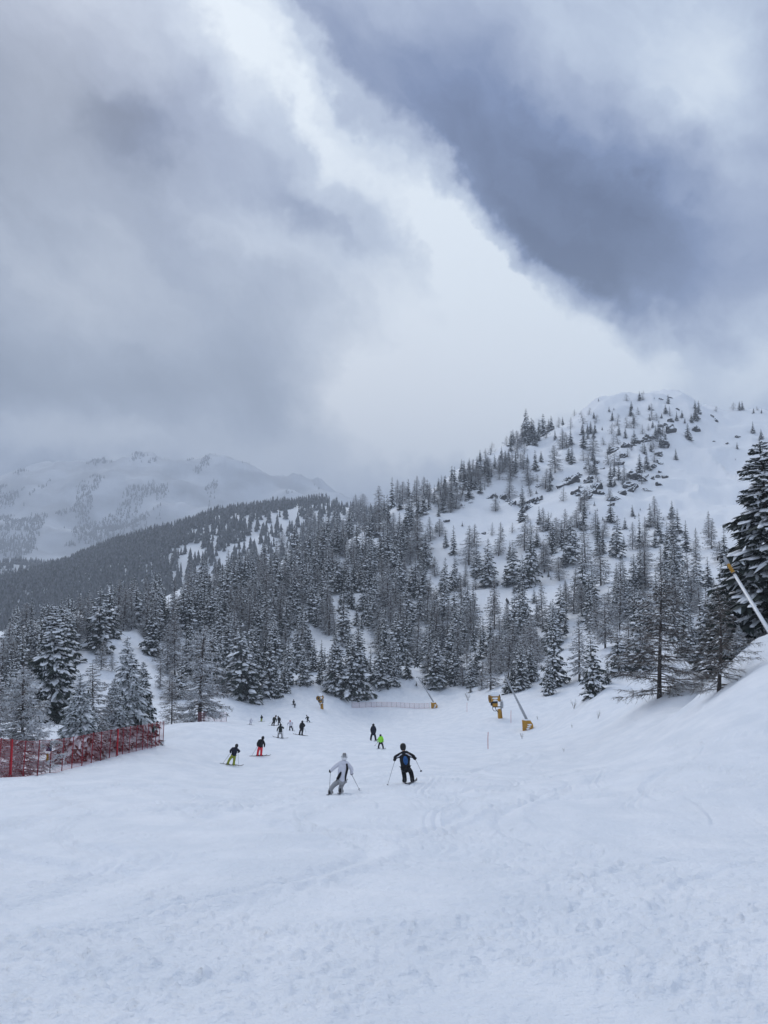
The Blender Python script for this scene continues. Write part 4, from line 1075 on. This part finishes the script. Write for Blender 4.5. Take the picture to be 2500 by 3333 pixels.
M_BLUEP = mat('blue_panel', (0.04, 0.07, 0.16), .5); M_YP = mat('yellow_panel', (0.5, 0.30, 0.03), .5)
link('panel', extrude('panel', [(-.012, 1.25), (.012, 1.25), (.012, 1.62), (-.012, 1.62)], .34, M_BLUEP, .003), sg, (-.1, 0, 0))
link('panel', extrude('panel', [(-.012, .68), (.012, .68), (.012, 1.1), (-.012, 1.1)], .12, M_YP, .003), sg, (-.16, 0, 0))

# ------------------------------------------------------------------ snow guns and lances
def snow_gun(label, base, yaw, s, tilt):
    o = link('snow_gun', None, loc=base); o.rotation_euler = (0, 0, yaw); o.scale = (s, s, s); tag(o, label, 'snow gun', 'snow guns beside the run')
    # local x = along the barrel (mouth at -x)
    post = link('padded_post', extrude('padded_post', [(-.36, -.3), (.30, -.3), (.36, .1), (.40, 1.45), (.0, 1.55), (-.22, 1.5)], .52, M_YEL, .05), o, (0.92, 0, 0)); post.rotation_euler = (0, R(tilt), R(90))
    link('pad_seam', tubes('pad_seam', [([(0.98, -.275, .0), (1.08, -.275, 1.45)], .022)], M_BLACK), o)
    link('post_tube', tubes('post_tube', [([(1.05, 0, 1.3), (1.12, 0, 2.1)], .13)], M_STEEL, 12), o)
    link('hydrant_cover', lathe('hydrant_cover', [(0, 0), (.22, .0), (.27, .5), (.22, .95), (.12, 1.12), (0, 1.15)], M_STEEL, 14, 'z'), o, (1.2, 0, 1.65))
    link('snow_cap', lump('snow_cap', (.26, .26, .24), M_LOAD, 3, .2), o, (1.25, 0, 2.78))
    link('arm', extrude('arm', [(-.09, -.07), (.09, -.07), (.09, .07), (-.09, .07)], 1.45, M_BLACK, .02), o, (.45, 0, 1.86))
    link('control_box', extrude('control_box', [(-.35, 0), (.35, 0), (.35, .50), (-.35, .50)], .84, M_YEL, .04), o, (.02, 0, 1.98))
    link('cradle', extrude('cradle', [(-.42, 0), (.42, 0), (.30, .34), (-.30, .34)], .95, M_BLACK, .04), o, (-.05, 0, 2.50))
    link('motor', lathe('motor', [(0, -.25), (.2, -.25), (.22, .2), (0, .25)], M_BLACK, 12, 'z'), o, (-.48, 0, 2.35))
    bar = link('barrel', lathe('barrel', [(.40, -.86), (.60, -.90), (.63, -.84), (.50, -.55), (.47, .0), (.49, .45), (.56, .70), (.58, .82), (.52, .86), (.42, .84), (.40, .3), (.38, -.5), (.40, -.86)], M_YEL, 28), o, (0, 0, 3.22)); bar.rotation_euler = (R(4), 0, R(-90))
    for nm, y, r_ in (('rim', -.87, .615), ('rim', .82, .57)):
        rm = link(nm, lathe(nm, [(r_, -.05), (r_ + .035, -.05), (r_ + .035, .05), (r_, .05), (r_, -.05)], M_BLACK, 28), bar); rm.location = (0, y, 0)
    fan = link('fan_grille', lathe('fan_grille', [(0, -.1), (.14, -.1), (.39, .02), (.39, .06), (0, .06)], M_BLACK, 20), bar); fan.location = (0, -.60, 0)
    for k in range(2):
        link('snow_plaster', lump('snow_plaster', (.50, .13, .17 - .03 * k), M_LOAD, 6 + k, 0, .2), o, (-.03 + .05 * k, -.44 + .10 * k, 3.30 - .34 * k))
    link('snow_cap', lump('snow_cap', (.82, .50, .62), M_LOAD, 5, .25, .07), o, (0.02, 0, 3.80))
    link('hose', tubes('hose', [([(-.38, -.1, 2.0), (-.36, -.1, 1.55), (-.2, -.1, 1.25), (.2, -.1, 1.22)], .05), ([(.05, -.1, 1.95), (.1, -.1, 1.6), (.3, -.1, 1.25), (.62, -.1, 1.0)], .06)], M_BLACK, 8), o)
    return o


gp = hit(1077 * .46294, 1552 * .46294, 60); gd = math.hypot(gp.x, gp.y)
snow_gun('large yellow snow gun with a tall snow cap right of the run', gp + Vector((-.6, 0, 0)), R(6), gd / 130 * 1.0, 7)
gp = hit(697 * .46294, 1533 * .46294, 60); gd = math.hypot(gp.x, gp.y)
snow_gun('distant yellow snow gun with a dark round mouth at the forest foot', gp + Vector((-.6, 0, 0)), R(55), gd / 176 * .82, 4)


def lance(label, base, top, s, mtube, yaw, rad, sleeve=False, box=True):
    o = link('snow_lance', None, loc=base); tag(o, label, 'snow lance', 'snow lances beside the run')
    if box:
      b = link('base_box', extrude('base_box', [(-.75, -.25), (.55, -.25), (.80, .35), (.80, .75), (.35, 1.40), (-.82, 1.42)], 1.1, M_YEL, .05), o); b.rotation_euler = (0, 0, R(-90) + yaw); b.scale = (s, s, s)
      for k in range(3):
        c = link('snow_plaster', lump('snow_plaster', (.05, .34 - .06 * k, .12), M_LOAD, 20 + k, 0, .3), b); c.location = (.565, .28 - .12 * k, .82 - .30 * k)
      c = link('snow_cap', lump('snow_cap', (.56, .62, .14), M_LOAD, 25, .2), b); c.location = (0, -.2, 1.43)
    d = top - base; foot = Vector((0, 0, 1.2 * s))
    link('lance_tube', tubes('lance_tube', [([foot, foot.lerp(d, .35), foot.lerp(d, .36), d], [rad, rad * .95, rad * .78, rad * .55])], mtube, 10), o)
    e = (d - foot).normalized()
    link('nozzle_head', tubes('nozzle_head', [([d - e * .12, d - e * .05, d + e * .42, d + e * .5], [rad * .5, rad * .72, rad * .66, rad * .3])], M_STEEL, 10), o)
    link('nozzle', tubes('nozzle', [([d + e * .45, d + e * .45 + Vector((-.32, 0, .02)), d + e * .40 + Vector((-.40, 0, -.14))], [rad * .4, rad * .35, rad * .3])], M_BLACK, 8), o)
    if sleeve:
        link('yellow_sleeve', tubes('yellow_sleeve', [([d - e * .75, d - e * .7, d - e * .15, d - e * .1], [rad * .58, rad * .66, rad * .64, rad * .56])], M_YEL, 10), o)
        link('collar', tubes('collar', [([d - e * .86, d - e * .78], [rad * .78, rad * .78])], M_BLACK, 10), o)
    return o


def pt_at(u, v, r):
    a, t = pixdir(u, v); return Vector((r * math.sin(a), r * math.cos(a), r * float(t)))


b2 = hit(1140 * .46294, 1576 * .46294, 60); r2 = math.hypot(b2.x, b2.y)
lance('grey snow lance leaning from a yellow padded box beside the large snow gun', b2, pt_at(1090 * .46294, 1458 * .46294, r2 - 1), r2 / 119, M_STEEL, R(-8), .20)
b1 = hit(938 * .46294, 1529 * .46294, 60); r1 = math.hypot(b1.x, b1.y)
lance('thin grey snow lance on a yellow box at the end of the pink fence', b1, pt_at(905 * .46294, 1466 * .46294, r1 - 1), r1 / 205, M_STEEL, R(5), .17)
p3t = pt_at(727.5, 563, 47); p3m = pt_at(766.5, 627, 44.5); d3 = (p3m - p3t).normalized(); p3 = p3m + d3 * 4.0
lance('pale thick snow lance with a yellow sleeve in front of the huge spruce', p3 - Vector((0, 0, 1.2)), p3t, 1.0, M_PALE, R(20), .145, True, False)

# ------------------------------------------------------------------ marker poles, twig bushes
for u, v0, v1, lab in ((488, 749, 733, 'thin red marker pole standing alone in front of the lance box'), (511, 723, 711, 'thin red marker pole between the large snow gun and its lance'), (467, 712, 703, 'short thin red pole left of the large snow gun')):
    p = hit(u, v0, 40); d = math.hypot(p.x, p.y); H = (v0 - v1) * d / 770
    o = link('marker_pole', tubes('marker_pole', [([(0, 0, -.3), (0, 0, H * .6)], .028), ([(0, 0, H * .6), (.03, 0, H)], .026)], mat('marker_red', (0.45, 0.03, 0.03), .5)), loc=p)
    tag(o, lab, 'marker pole', 'red poles marking the run edge')


def twigs(seed, n, H):
    g = Geo(); rs = np.random.default_rng(seed)
    for i in range(n):
        a = rs.uniform(0, 6.28); l = rs.uniform(.6, 1.1); d = np.array([math.cos(a) * .5, math.sin(a) * .5, 1.0]); t = np.linspace(0, 1, 5)
        P = d[None] * (t * l)[:, None] * np.array([.7, .7, 1]) + rs.normal(0, .03, (5, 3)) * t[:, None]; P[:, 2] -= .12 * t ** 3
        tube(g, P * H, np.array([.012, .010, .008, .006, .003]) * H, 4)
        for k in range(7):
            tt = rs.uniform(.3, .95); p = np.array([np.interp(tt, t, P[:, c]) for c in range(3)]); q = p + rs.normal(0, .13, 3) + np.array([0, 0, .13])
            blade(g, p * H, q * H, .0055 * H)
    return g.mesh('twig_bush', M_TWIG)


for i, (u, v, H, n, lab) in enumerate([(574, 709, 1.3, 8, 'bare twiggy bush poking from the snow under the forest edge'), (598, 719, .9, 5, 'faint bare shrub half buried right of the twiggy bush'), (572, 728, .5, 5, 'low tuft of bare twigs below the twiggy bush'), (538, 720, .8, 5, 'leaning bare twigs beside the yellow lance box'),
                                       (522, 739, .9, 7, 'bare reddish twigs in the snow below the lance box'), (564, 752, .35, 5, 'tiny twig tips in the smooth snow of the bank'), (468, 701, 2.2, 7, 'thin bare sapling left of the large snow gun'), (146, 696, 1.3, 8, 'bare bush by the thin young larches over the net end'), (232, 712, 1.0, 9, 'dark low brush at the left forest edge'), (672, 602, 3.0, 16, 'round bare bush on the high snow shelf')]):
    p = hit(u, v, 30); o = link('twig_bush', twigs(70 + i, n, H), loc=p); tag(o, lab, 'bush', 'bare bushes poking out of the snow')

# ------------------------------------------------------------------ skiers
M_SKIN = mat('skin', (0.45, 0.27, 0.20), .55)
def cloth(name, c, c2=None): return mat(name, c, .85, (7.0, c2 or tuple(x * .7 + .004 for x in c), .35, .7), [(14.0, .5, .03)])
CL = {'white': cloth('white_cloth', (.66, .66, .72), (.58, .58, .65)), 'greyp': cloth('pale_grey_cloth', (.36, .36, .37), (.30, .30, .31)), 'black': cloth('black_cloth', (.010, .010, .013)), 'navy': cloth('navy_cloth', (.012, .013, .028)),
      'red': cloth('coral_red_cloth', (.75, .045, .055), (.62, .03, .05)), 'olive': cloth('olive_yellow_cloth', (.30, .33, .035), (.24, .27, .03)), 'orange': cloth('orange_cloth', (.60, .20, .04)), 'lime': cloth('lime_cloth', (.33, .85, .06), (.28, .72, .05)),
      'dkgreen': cloth('dark_green_cloth', (.012, .020, .018)), 'pink': cloth('pink_cloth', (.55, .22, .22)), 'blue': cloth('blue_cloth', (.03, .11, .30), (.02, .08, .22)), 'yel': cloth('yellow_green_cloth', (.35, .42, .05)), 'boot': mat('boot_plastic', (.03, .03, .035), .4),
      'helmet': mat('black_helmet', (.012, .012, .014), .35), 'whelmet': mat('white_helmet', (.72, .72, .74), .35), 'ski': mat('ski_top', (.05, .05, .06), .35, (3.0, (.14, .13, .13), .4, .6)), 'pole': mat('ski_pole_metal', (.16, .17, .20), .4, metal=.5), 'glove': mat('black_glove', (.016, .016, .018), .8), 'goggle': mat('goggle_strap', (.02, .02, .022), .4)}


def ski_mesh():
    L = 1.62; y = np.concatenate([np.linspace(-.74, .70, 8), [.78, .84, .88]]); w = np.interp(y, [-.74, -.4, 0, .5, .72, .88], [.042, .036, .033, .042, .048, .012]); z = np.where(y > .62, (y - .62) ** 2 * 1.5, 0); g = Geo(); n = len(y)
    V = np.vstack([np.c_[-w, y, z], np.c_[w, y, z], np.c_[w, y, z + .022], np.c_[-w, y, z + .022]]); f4 = []
    for i in range(n - 1):
        for c in range(4): f4.append((c * n + i, ((c + 1) % 4) * n + i, ((c + 1) % 4) * n + i + 1, c * n + i + 1))
    f4 += [(0, 3 * n, 2 * n, n), (n - 1, 2 * n - 1, 3 * n - 1, 4 * n - 1)]; g.add(V, None, f4); return g.mesh('ski', CL['ski'])


SKI = ski_mesh()
BINDING = extrude('binding', [(-.17, .022), (.17, .022), (.15, .055), (-.15, .06)], .07, CL['boot'], .008)
BOOT = extrude('boot', [(-.13, .0), (.17, .0), (.18, .06), (.10, .12), (.05, .16), (.045, .34), (-.10, .36), (-.12, .12)], .105, CL['boot'], .028)


def glove_mesh():
    """gloved right hand closed round a pole (pole along local z)"""
    V = [(0, -.05, .0), (0, .0, .0)]; E = [(0, 1)]; Rd = [.034, .040]
    for k in range(4):
        z = .033 - .022 * k; l = [.9, 1.0, .95, .8][k]; b = len(V)
        V += [(.012, .038, z), (-.012 * l, .072 * l + .005, z), (-.040, .055, z * .95), (-.046, .022, z * .95)]; E += [(1, b), (b, b + 1), (b + 1, b + 2), (b + 2, b + 3)]; Rd += [.015, .014, .013, .011]
    b = len(V); V += [(-.030, -.005, .036), (-.050, .028, .050), (-.040, .055, .048)]; E += [(1, b), (b, b + 1), (b + 1, b + 2)]; Rd += [.016, .014, .012]
    return skin('glove', V, E, Rd, CL['glove'], 1, 1)


GLOVE = glove_mesh()
HELM = lathe('helmet', [(0, .15), (.04, .146), (.08, .127), (.11, .095), (.13, .05), (.136, 0), (.132, -.05), (.12, -.10), (.10, -.14), (.09, -.15)], CL['helmet'], 18, 'z')
GOG = lathe('goggles', [(.133, -.014), (.138, -.012), (.138, .012), (.133, .014)], CL['goggle'], 18, 'z')
def tinted(me, m):
    c = me.copy(); c.materials.clear(); c.materials.append(m); return c


def ik(a, c, l1, l2, pole):
    a, c = Vector(a), Vector(c); d = c - a; L = min(d.length, (l1 + l2) * .995); x = (l1 * l1 - l2 * l2 + L * L) / (2 * L); h = math.sqrt(max(1e-6, l1 * l1 - x * x)); u = d.normalized()
    p = Vector(pole); p = (p - u * p.dot(u)); p.normalize(); return a + u * x + p * h


def skier(label, conv, j, jacket, trousers, helmet='helmet', skiyaw=0.0, poles=None, extra=None, fwd=0.14, kid=False, who='', small=False, board_spread=None):
    """joints j are read off the photograph; conv turns them into picture points"""
    J = {k: conv(*v) for k, v in j.items()}
    fx = (J['fl'][0] + J['fr'][0]) / 2; fy = max(J['fl'][1], J['fr'][1]); base = hit(fx, fy, 20); dist = math.hypot(base.x, base.y); az = math.atan2(base.x, base.y); k = dist / 770
    el = math.atan2(-base.z, dist)
    def m(key, y=0.0):
        u, v = J[key]; return Vector(((u - fx) * k, y, (fy - v) * k / math.cos(el) + y * math.tan(el)))
    root = link('person', None, loc=base); root.rotation_euler = (0, 0, -az); tag(root, label, 'person', 'skiers on the run')
    head = m('head', fwd); hip = m('hip', -.02); neck = m('sh', fwd * .72)
    hgt = (head.z + .12); q = hgt / 1.70                            # body scale
    up = (neck - hip).normalized(); side = Vector((1, 0, 0)); side = (side - up * side.dot(up)).normalized()
    chest = hip.lerp(neck, .72); waist = hip.lerp(neck, .32); sl = neck - side * .185 * q - up * .05 * q; sr = neck + side * .185 * q - up * .05 * q
    hl = m('hl', .18); hr = m('hr', .18); fl = m('fl', .0); fr = m('fr', .0)
    gz = lambda p: float(ground(base.x + p.x * math.cos(az) + p.y * math.sin(az), base.y - p.x * math.sin(az) + p.y * math.cos(az))) - base.z
    feet = []
    for f in (fl, fr): f.z = gz(f) + .03; feet.append(f.copy())
    al = feet[0] + Vector((0, -.03, .20 * q)); ar = feet[1] + Vector((0, -.03, .20 * q))
    hpl = hip - side * .095 * q - up * .03; hpr = hip + side * .095 * q - up * .03
    ll = max(.30 * q, ((hpl - al).length + .02) / 2 * 1.02); lr = max(.30 * q, ((hpr - ar).length + .02) / 2 * 1.02)
    kl = ik(hpl, al, ll, ll, (-.1, 1, .1)); kr = ik(hpr, ar, lr, lr, (.1, 1, .1))
    la = max(.27 * q, (hl - sl).length / 2 * 1.03); ra = max(.27 * q, (hr - sr).length / 2 * 1.03)
    el_ = ik(sl, hl, la, la, (-.8, -.7, -.1)); er = ik(sr, hr, ra, ra, (.8, -.7, -.1))
    jaw = neck.lerp(head, .45)
    V = [hip, waist, chest, neck, jaw, head + Vector((0, .01, .02)), sl, el_, hl, sr, er, hr, hpl, kl, al, hpr, kr, ar]
    E = [(0, 1), (1, 2), (2, 3), (3, 4), (4, 5), (2, 6), (6, 7), (7, 8), (2, 9), (9, 10), (10, 11), (0, 12), (12, 13), (13, 14), (0, 15), (15, 16), (16, 17)]
    rad = [(.13, .10), (.12, .09), (.14, .10), (.06, .06), (.06, .07), (.085, .10), .055, .042, .03, .055, .042, .03, .08, .058, .045, .08, .058, .045]
    rad = [tuple(x * q * 1.12 for x in r) if hasattr(r, '__len__') else r * q * 1.12 for r in rad]
    sub = 1 if small else 2
    link('body', skin('body', V, E, rad, M_SKIN, 0, sub), root)
    hem = hip - up * .10 * q; wl_, wr_ = hl.lerp(el_, .25), hr.lerp(er, .25)
    jr = [(.185, .145), (.175, .135), (.165, .13), (.175, .13), (.085, .085), .088, .068, .055, .088, .068, .055, .05, .05]
    jr = [tuple(x * q * 1.38 for x in r) if hasattr(r, '__len__') else r * q * 1.30 for r in jr]
    link('jacket', skin('jacket', [hem, hip + up * .02, waist, chest, neck.lerp(head, .38) , sl, el_, wl_, sr, er, wr_, hl.lerp(el_, .03), hr.lerp(er, .03)], [(0, 1), (1, 2), (2, 3), (3, 4), (3, 5), (5, 6), (6, 7), (3, 8), (8, 9), (9, 10), (7, 11), (10, 12)], jr, CL[jacket], 0, sub), root)
    tr = [(.16, .125), .105, .088, .080, .082, .080, .105, .088, .080, .082, .080]
    tr = [tuple(x * q * 1.30 for x in r) if hasattr(r, '__len__') else r * q * 1.30 for r in tr]
    link('trousers', skin('trousers', [hip + up * .04, hpl, kl, kl.lerp(al, .8), al.lerp(feet[0], .6), al.lerp(feet[0], .95), hpr, kr, kr.lerp(ar, .8), ar.lerp(feet[1], .6), ar.lerp(feet[1], .95)], [(0, 1), (1, 2), (2, 3), (3, 4), (4, 5), (0, 6), (6, 7), (7, 8), (8, 9), (9, 10)], tr, CL[trousers], 0, sub), root)
    h = link('helmet', HELM if helmet == 'helmet' else tinted(HELM, CL[helmet]), root, head + Vector((0, 0, -.025 * q))); h.scale = (q * 1.0, q * 1.06, q * 1.05); h.rotation_euler = (R(-8), math.atan2(up.x, up.z) * .5, 0)
    g = link('goggles', GOG, root, head + Vector((0, .003, -.03 * q))); g.scale = (q * 1.0, q * 1.06, q * 1.05); g.rotation_euler = h.rotation_euler
    skis = []
    for i, (f, a, kn) in enumerate(((feet[0], al, kl), (feet[1], ar, kr))):
        b = link('boot', BOOT, root, f + Vector((0, 0, .035))); b.scale = (q * .9, q * .95, q * .45); sy = skiyaw if not hasattr(skiyaw, '__len__') else skiyaw[i]
        lx = max(-.5, min(.5, math.atan2((a - f).x, (a - f).z))); b.rotation_euler = (0, lx, R(sy))
        # the ski lies on the snow along its own direction
        Rz = Matrix.Rotation(-az, 4, 'Z'); fw = base + Rz @ f; dv = Vector((math.sin(-R(sy) + az), math.cos(-R(sy) + az), 0)); L = .8 * q
        z1 = float(ground(fw.x + dv.x * L, fw.y + dv.y * L)); z0 = float(ground(fw.x - dv.x * L, fw.y - dv.y * L))
        s = link('ski', SKI, loc=Vector((fw.x, fw.y, max(fw.z - .012, (z0 + z1) / 2 + .012)))); s.rotation_euler = (math.atan2(z1 - z0, 2 * L), 0, -az + R(sy)); s.scale = (q * 1.15, q, q)
        bd = link('binding', BINDING, s)
        tag(s, f"{'left' if i == 0 else 'right'} ski under {who}", 'ski', 'skis')
    for i, (hd, elb, nm) in enumerate(((hl, el_, 'hl'), (hr, er, 'hr'))):
        tip = None
        if poles and nm in poles:
            tv = poles[nm]; u, v = conv(tv[0], tv[1]); yb = tv[2] if len(tv) > 2 else 0.05; tip = Vector(((u - fx) * k, yb, (fy - v) * k / math.cos(el) + yb * math.tan(el)))
            if len(tv) < 3: tip.z = max(gz(tip) - .02, tip.z if tip.z > .2 else gz(tip) - .02)
        axis = ((hd - tip).normalized() if tip else Vector((0, .2, 1)).normalized())
        gl = link('glove', GLOVE, root, hd); gl.scale = (q * (1 if i else -1) * 1.1, q * 1.1, q * 1.1); gl.rotation_euler = axis.to_track_quat('Z', 'Y').to_euler()
        if tip:
            po = link('ski_pole', None, loc=base); po.rotation_euler = (0, 0, -az); tag(po, f"ski pole in the {'left' if i == 0 else 'right'} hand of {who}", 'ski pole', 'ski poles')
            th = .010 if dist < 50 else .014
            link('shaft', tubes('shaft', [([hd, hd.lerp(tip, .5), tip], [th, th * .9, th * .6])], CL['pole']), po)
            link('grip', tubes('grip', [([hd + axis * .07, hd + axis * .06, hd - axis * .06], [.012, .019, .016])], CL['glove'], 8), po)
            c = tip + axis * .07; link('basket', tubes('basket', [([c - axis * .008, c + axis * .008], [.045, .035])], CL['glove'], 8), po)
    if extra: extra(root, dict(hip=hip, waist=waist, chest=chest, neck=neck, head=head, sl=sl, sr=sr, el=el_, er=er, hl=hl, hr=hr, up=up, side=side, q=q, hpl=hpl, hpr=hpr, kl=kl, kr=kr, base=base, az=az, helm=h))
    return root


def patch(name, size, m, root, loc, rot=(0, 0, 0), seed=1):
    o = link(name, lump(name, size, m, seed, 0, .04), root, loc); o.rotation_euler = rot; return o


def strip(name, pts, rad, m, root): return link(name, tubes(name, [(pts, rad)], m, 8), root)


D1 = lambda x, y: (x * .46294, y * .46294)
def TT(ox, oy, s): return lambda x, y: ((ox + x * s) * .3072, (oy + y * s) * .3072)


def white_extra(root, b):
    q, up, side = b['q'], b['up'], b['side']; back = Vector((0, -1, 0))
    lean = math.atan2(up.x, up.z)
    patch('side_panel', (.065 * q, .07, .22 * q), CL['black'], root, b['waist'] - side * .15 * q + back * .13 * q - up * .05, (0, lean + .35, 0))
    strip('side_panel', [b['neck'] + side * .11 * q + back * .13, b['chest'] + side * .165 * q + back * .155, b['waist'] + side * .135 * q + back * .155, b['hip'] + side * .15 * q + back * .15], [.036, .05, .036, .024], CL['black'], root)
    patch('hood', (.13 * q, .09, .10 * q), CL['white'], root, b['neck'] + back * .085 - up * .01, (0, lean, 0))
    for k in (-1, 0, 1): strip('helmet_stripe', [b['head'] + Vector((.05 * k, -.118, -.03)), b['head'] + Vector((.05 * k, -.104, .06)), b['head'] + Vector((.04 * k, -.04, .125))], .014, CL['helmet'], root)


def black_extra(root, b):
    q, back, up, side = b['q'], Vector((0, -1, 0)), b['up'], b['side']
    for s, e in ((b['sl'], b['el']), (b['sr'], b['er'])):
        sg = -1 if s is b['sl'] else 1
        strip('shoulder_stripe', [b['neck'] + back * .125 + side * sg * .05, b['neck'].lerp(s, .72) + back * .135 + up * .03, s.lerp(e, .30) + back * .115 - side * sg * .02, s.lerp(e, .8) + back * .085 - side * sg * .035], [.016, .022, .022, .014], CL['white'], root)
    p = link('backpack', None, loc=b['base']); p.rotation_euler = (0, 0, -b['az']); tag(p, 'small blue backpack on the back of the skier in black', 'backpack')
    c = b['chest'].lerp(b['waist'], .35) + back * .205 * q + side * .035; lean = math.atan2(up.x, up.z)
    o = link('pack_bag', lump('pack_bag', (.105 * q, .075, .19 * q), CL['blue'], 4, 0, .03), p, c); o.rotation_euler = (R(-8), lean, 0)
    o = link('pocket', lump('pocket', (.075 * q, .04, .075 * q), CL['blue'], 5, 0, .03), p, c + back * .055 - up * .07); o.rotation_euler = (R(-8), lean, 0)
    for sg in (-1, 1): link('strap', tubes('strap', [([c + side * sg * .08 + up * .16, b['neck'] + side * sg * .10 + up * .03, b['chest'] + side * sg * .11 + Vector((0, .15, 0))], .018)], CL['black'], 6), p)


skier('skier in white jacket and pale grey trousers leaning into a turn', D1, dict(head=(743, 1644), sh=(742.5, 1656), hip=(737.5, 1688), hl=(714, 1675), hr=(758, 1681), fl=(713, 1715), fr=(735, 1713)), 'white', 'greyp', 'whelmet', (-8, -8), dict(hl=(711, 1716), hr=(776, 1718)), white_extra, who='the skier in white')
skier('skier all in black with a blue backpack and wide-spread arms', D1, dict(head=(871, 1621), sh=(873, 1634.5), hip=(876.5, 1661), hl=(854, 1650), hr=(897, 1648), fl=(874.5, 1690), fr=(890.5, 1691)), 'black', 'black', 'helmet', (6, -14), dict(hl=(837.5, 1688), hr=(909, 1651, -.75)), black_extra, who='the skier with the blue backpack')
T2 = TT(720, 2370, 180 / 1659)
def red_extra(root, b): patch('hood', (.10, .07, .08), CL['black'], root, b['neck'] + Vector((-.10, -.09, .03)))
skier('skier in black jacket and bright coral red trousers', T2, dict(head=(1240, 350), sh=(1195, 425), hip=(1170, 600), hl=(1095, 585), hr=(1285, 610), fl=(1095, 830), fr=(1195, 845)), 'black', 'red', 'helmet', (-72, -76), dict(hl=(920, 800)), red_extra, who='the skier in red trousers')
def yel_extra(root, b): link('waist_band', skin('waist_band', [b['hip'] + b['up'] * .0, b['hip'] - b['up'] * .13], [(0, 1)], [(.17 * b['q'], .135 * b['q'])] * 2, CL['orange'], 0, 1), root)
skier('skier in black jacket and olive yellow trousers with both poles out', T2, dict(head=(445, 600), sh=(405, 675), hip=(362, 855), hl=(278, 800), hr=(485, 800), fl=(205, 1120), fr=(372, 1128)), 'navy', 'olive', 'helmet', (-62, -66), dict(hl=(55, 1095), hr=(508, 1155)), yel_extra, who='the skier in olive trousers')
T5 = TT(1160, 2340, 120 / 1659)
skier('skier in dark navy standing upright behind the lime-jacketed child', T5, dict(head=(765, 335), sh=(765, 405), hip=(765, 665), hl=(680, 670), hr=(850, 670), fl=(655, 990), fr=(865, 980)), 'navy', 'navy', 'helmet', (4, -12), None, who='the navy skier')
skier('child skier in lime green jacket and black trousers', T5, dict(head=(1087, 805), sh=(1095, 860), hip=(1100, 1070), hl=(975, 1105), hr=(1200, 1095), fl=(1000, 1350), fr=(1205, 1350)), 'lime', 'black', 'helmet', (-14, -20), dict(hl=(830, 1165, -.3)), who='the child in lime green')
T3 = TT(780, 2260, 260 / 1659)
skier('skier in dark jacket and pale grey trousers with feet wide apart', T3, dict(head=(848, 660), sh=(845, 690), hip=(845, 795), hl=(780, 785), hr=(893, 740), fl=(800, 905), fr=(880, 910)), 'dkgreen', 'greyp', 'helmet', (50, -60), dict(hl=(820, 890), hr=(905, 895)), who='the skier in grey trousers')
skier('slim skier all in black turning right of the pale-vested child', T3, dict(head=(1300, 595), sh=(1297, 625), hip=(1292, 730), hl=(1252, 728), hr=(1328, 700), fl=(1245, 850), fr=(1296, 852)), 'black', 'black', 'helmet', (70, 70), dict(hr=(1375, 800)), who='the slim black skier')
def wp_extra(root, b): patch('sleeve', (.07, .07, .10), CL['navy'], root, b['sl'].lerp(b['el'], .75)); patch('sleeve', (.07, .07, .10), CL['navy'], root, b['sr'].lerp(b['er'], .75))
skier('child with white top, dark sleeves and pinkish helmet', T3, dict(head=(1047, 572), sh=(1055, 597), hip=(1060, 668), hl=(997, 637), hr=(1095, 640), fl=(1043, 755), fr=(1100, 760)), 'white', 'navy', 'pink', (10, -25), dict(hl=(980, 755), hr=(1130, 765)), wp_extra, who='the child in a white top', small=True)
skier('dark skier bending left, larger of the close pair', T3, dict(head=(750, 470), sh=(727, 500), hip=(712, 580), hl=(692, 560), hr=(762, 588), fl=(672, 650), fr=(710, 655)), 'dkgreen', 'black', 'helmet', (-70, -70), dict(hl=(590, 632)), who='the larger skier of the close pair', small=True)
skier('dark skier leaning in towards the larger one of the close pair', T3, dict(head=(800, 480), sh=(814, 502), hip=(820, 575), hl=(800, 562), hr=(845, 560), fl=(805, 645), fr=(845, 640)), 'black', 'black', 'helmet', (60, 55), dict(hr=(905, 612)), who='the slighter skier of the close pair', small=True)
def cr_extra(root, b): patch('sleeve', (.06, .06, .12), CL['greyp'], root, b['sl'].lerp(b['el'], .8), (0, .3, 0))
skier('crouching dark skier with a pale sleeve, farthest right of the far group', T3, dict(head=(1392, 452), sh=(1408, 476), hip=(1413, 535), hl=(1370, 520), hr=(1432, 512), fl=(1405, 582), fr=(1452, 577)), 'dkgreen', 'navy', 'helmet', (80, 80), None, cr_extra, who='the crouching skier', small=True)
skier('tiny skier dressed all in white near the snow crest', T3, dict(head=(237, 516), sh=(233, 538), hip=(230, 588), hl=(214, 580), hr=(268, 576), fl=(208, 637), fr=(238, 632)), 'white', 'white', 'whelmet', (-75, -75), None, who='the tiny white skier', small=True)
skier('tiny skier with dark top and yellow-green trousers', T3, dict(head=(453, 452), sh=(457, 470), hip=(455, 510), hl=(445, 502), hr=(470, 502), fl=(443, 566), fr=(460, 568)), 'black', 'yel', 'helmet', (-80, -80), None, who='the tiny skier in yellow-green trousers', small=True)
skier('distant dark skier standing at the forest foot', T3, dict(head=(1122, 122), sh=(1122, 140), hip=(1120, 183), hl=(1103, 178), hr=(1140, 178), fl=(1110, 222), fr=(1124, 224)), 'black', 'black', 'helmet', (40, 40), None, who='the distant dark skier', small=True)
skier('smallest distant dark skier, just below the one at the forest foot', T3, dict(head=(1150, 194), sh=(1150, 207), hip=(1148, 244), hl=(1142, 236), hr=(1158, 236), fl=(1136, 272), fr=(1150, 275)), 'black', 'black', 'helmet', (40, 40), None, who='the smallest distant skier', small=True)
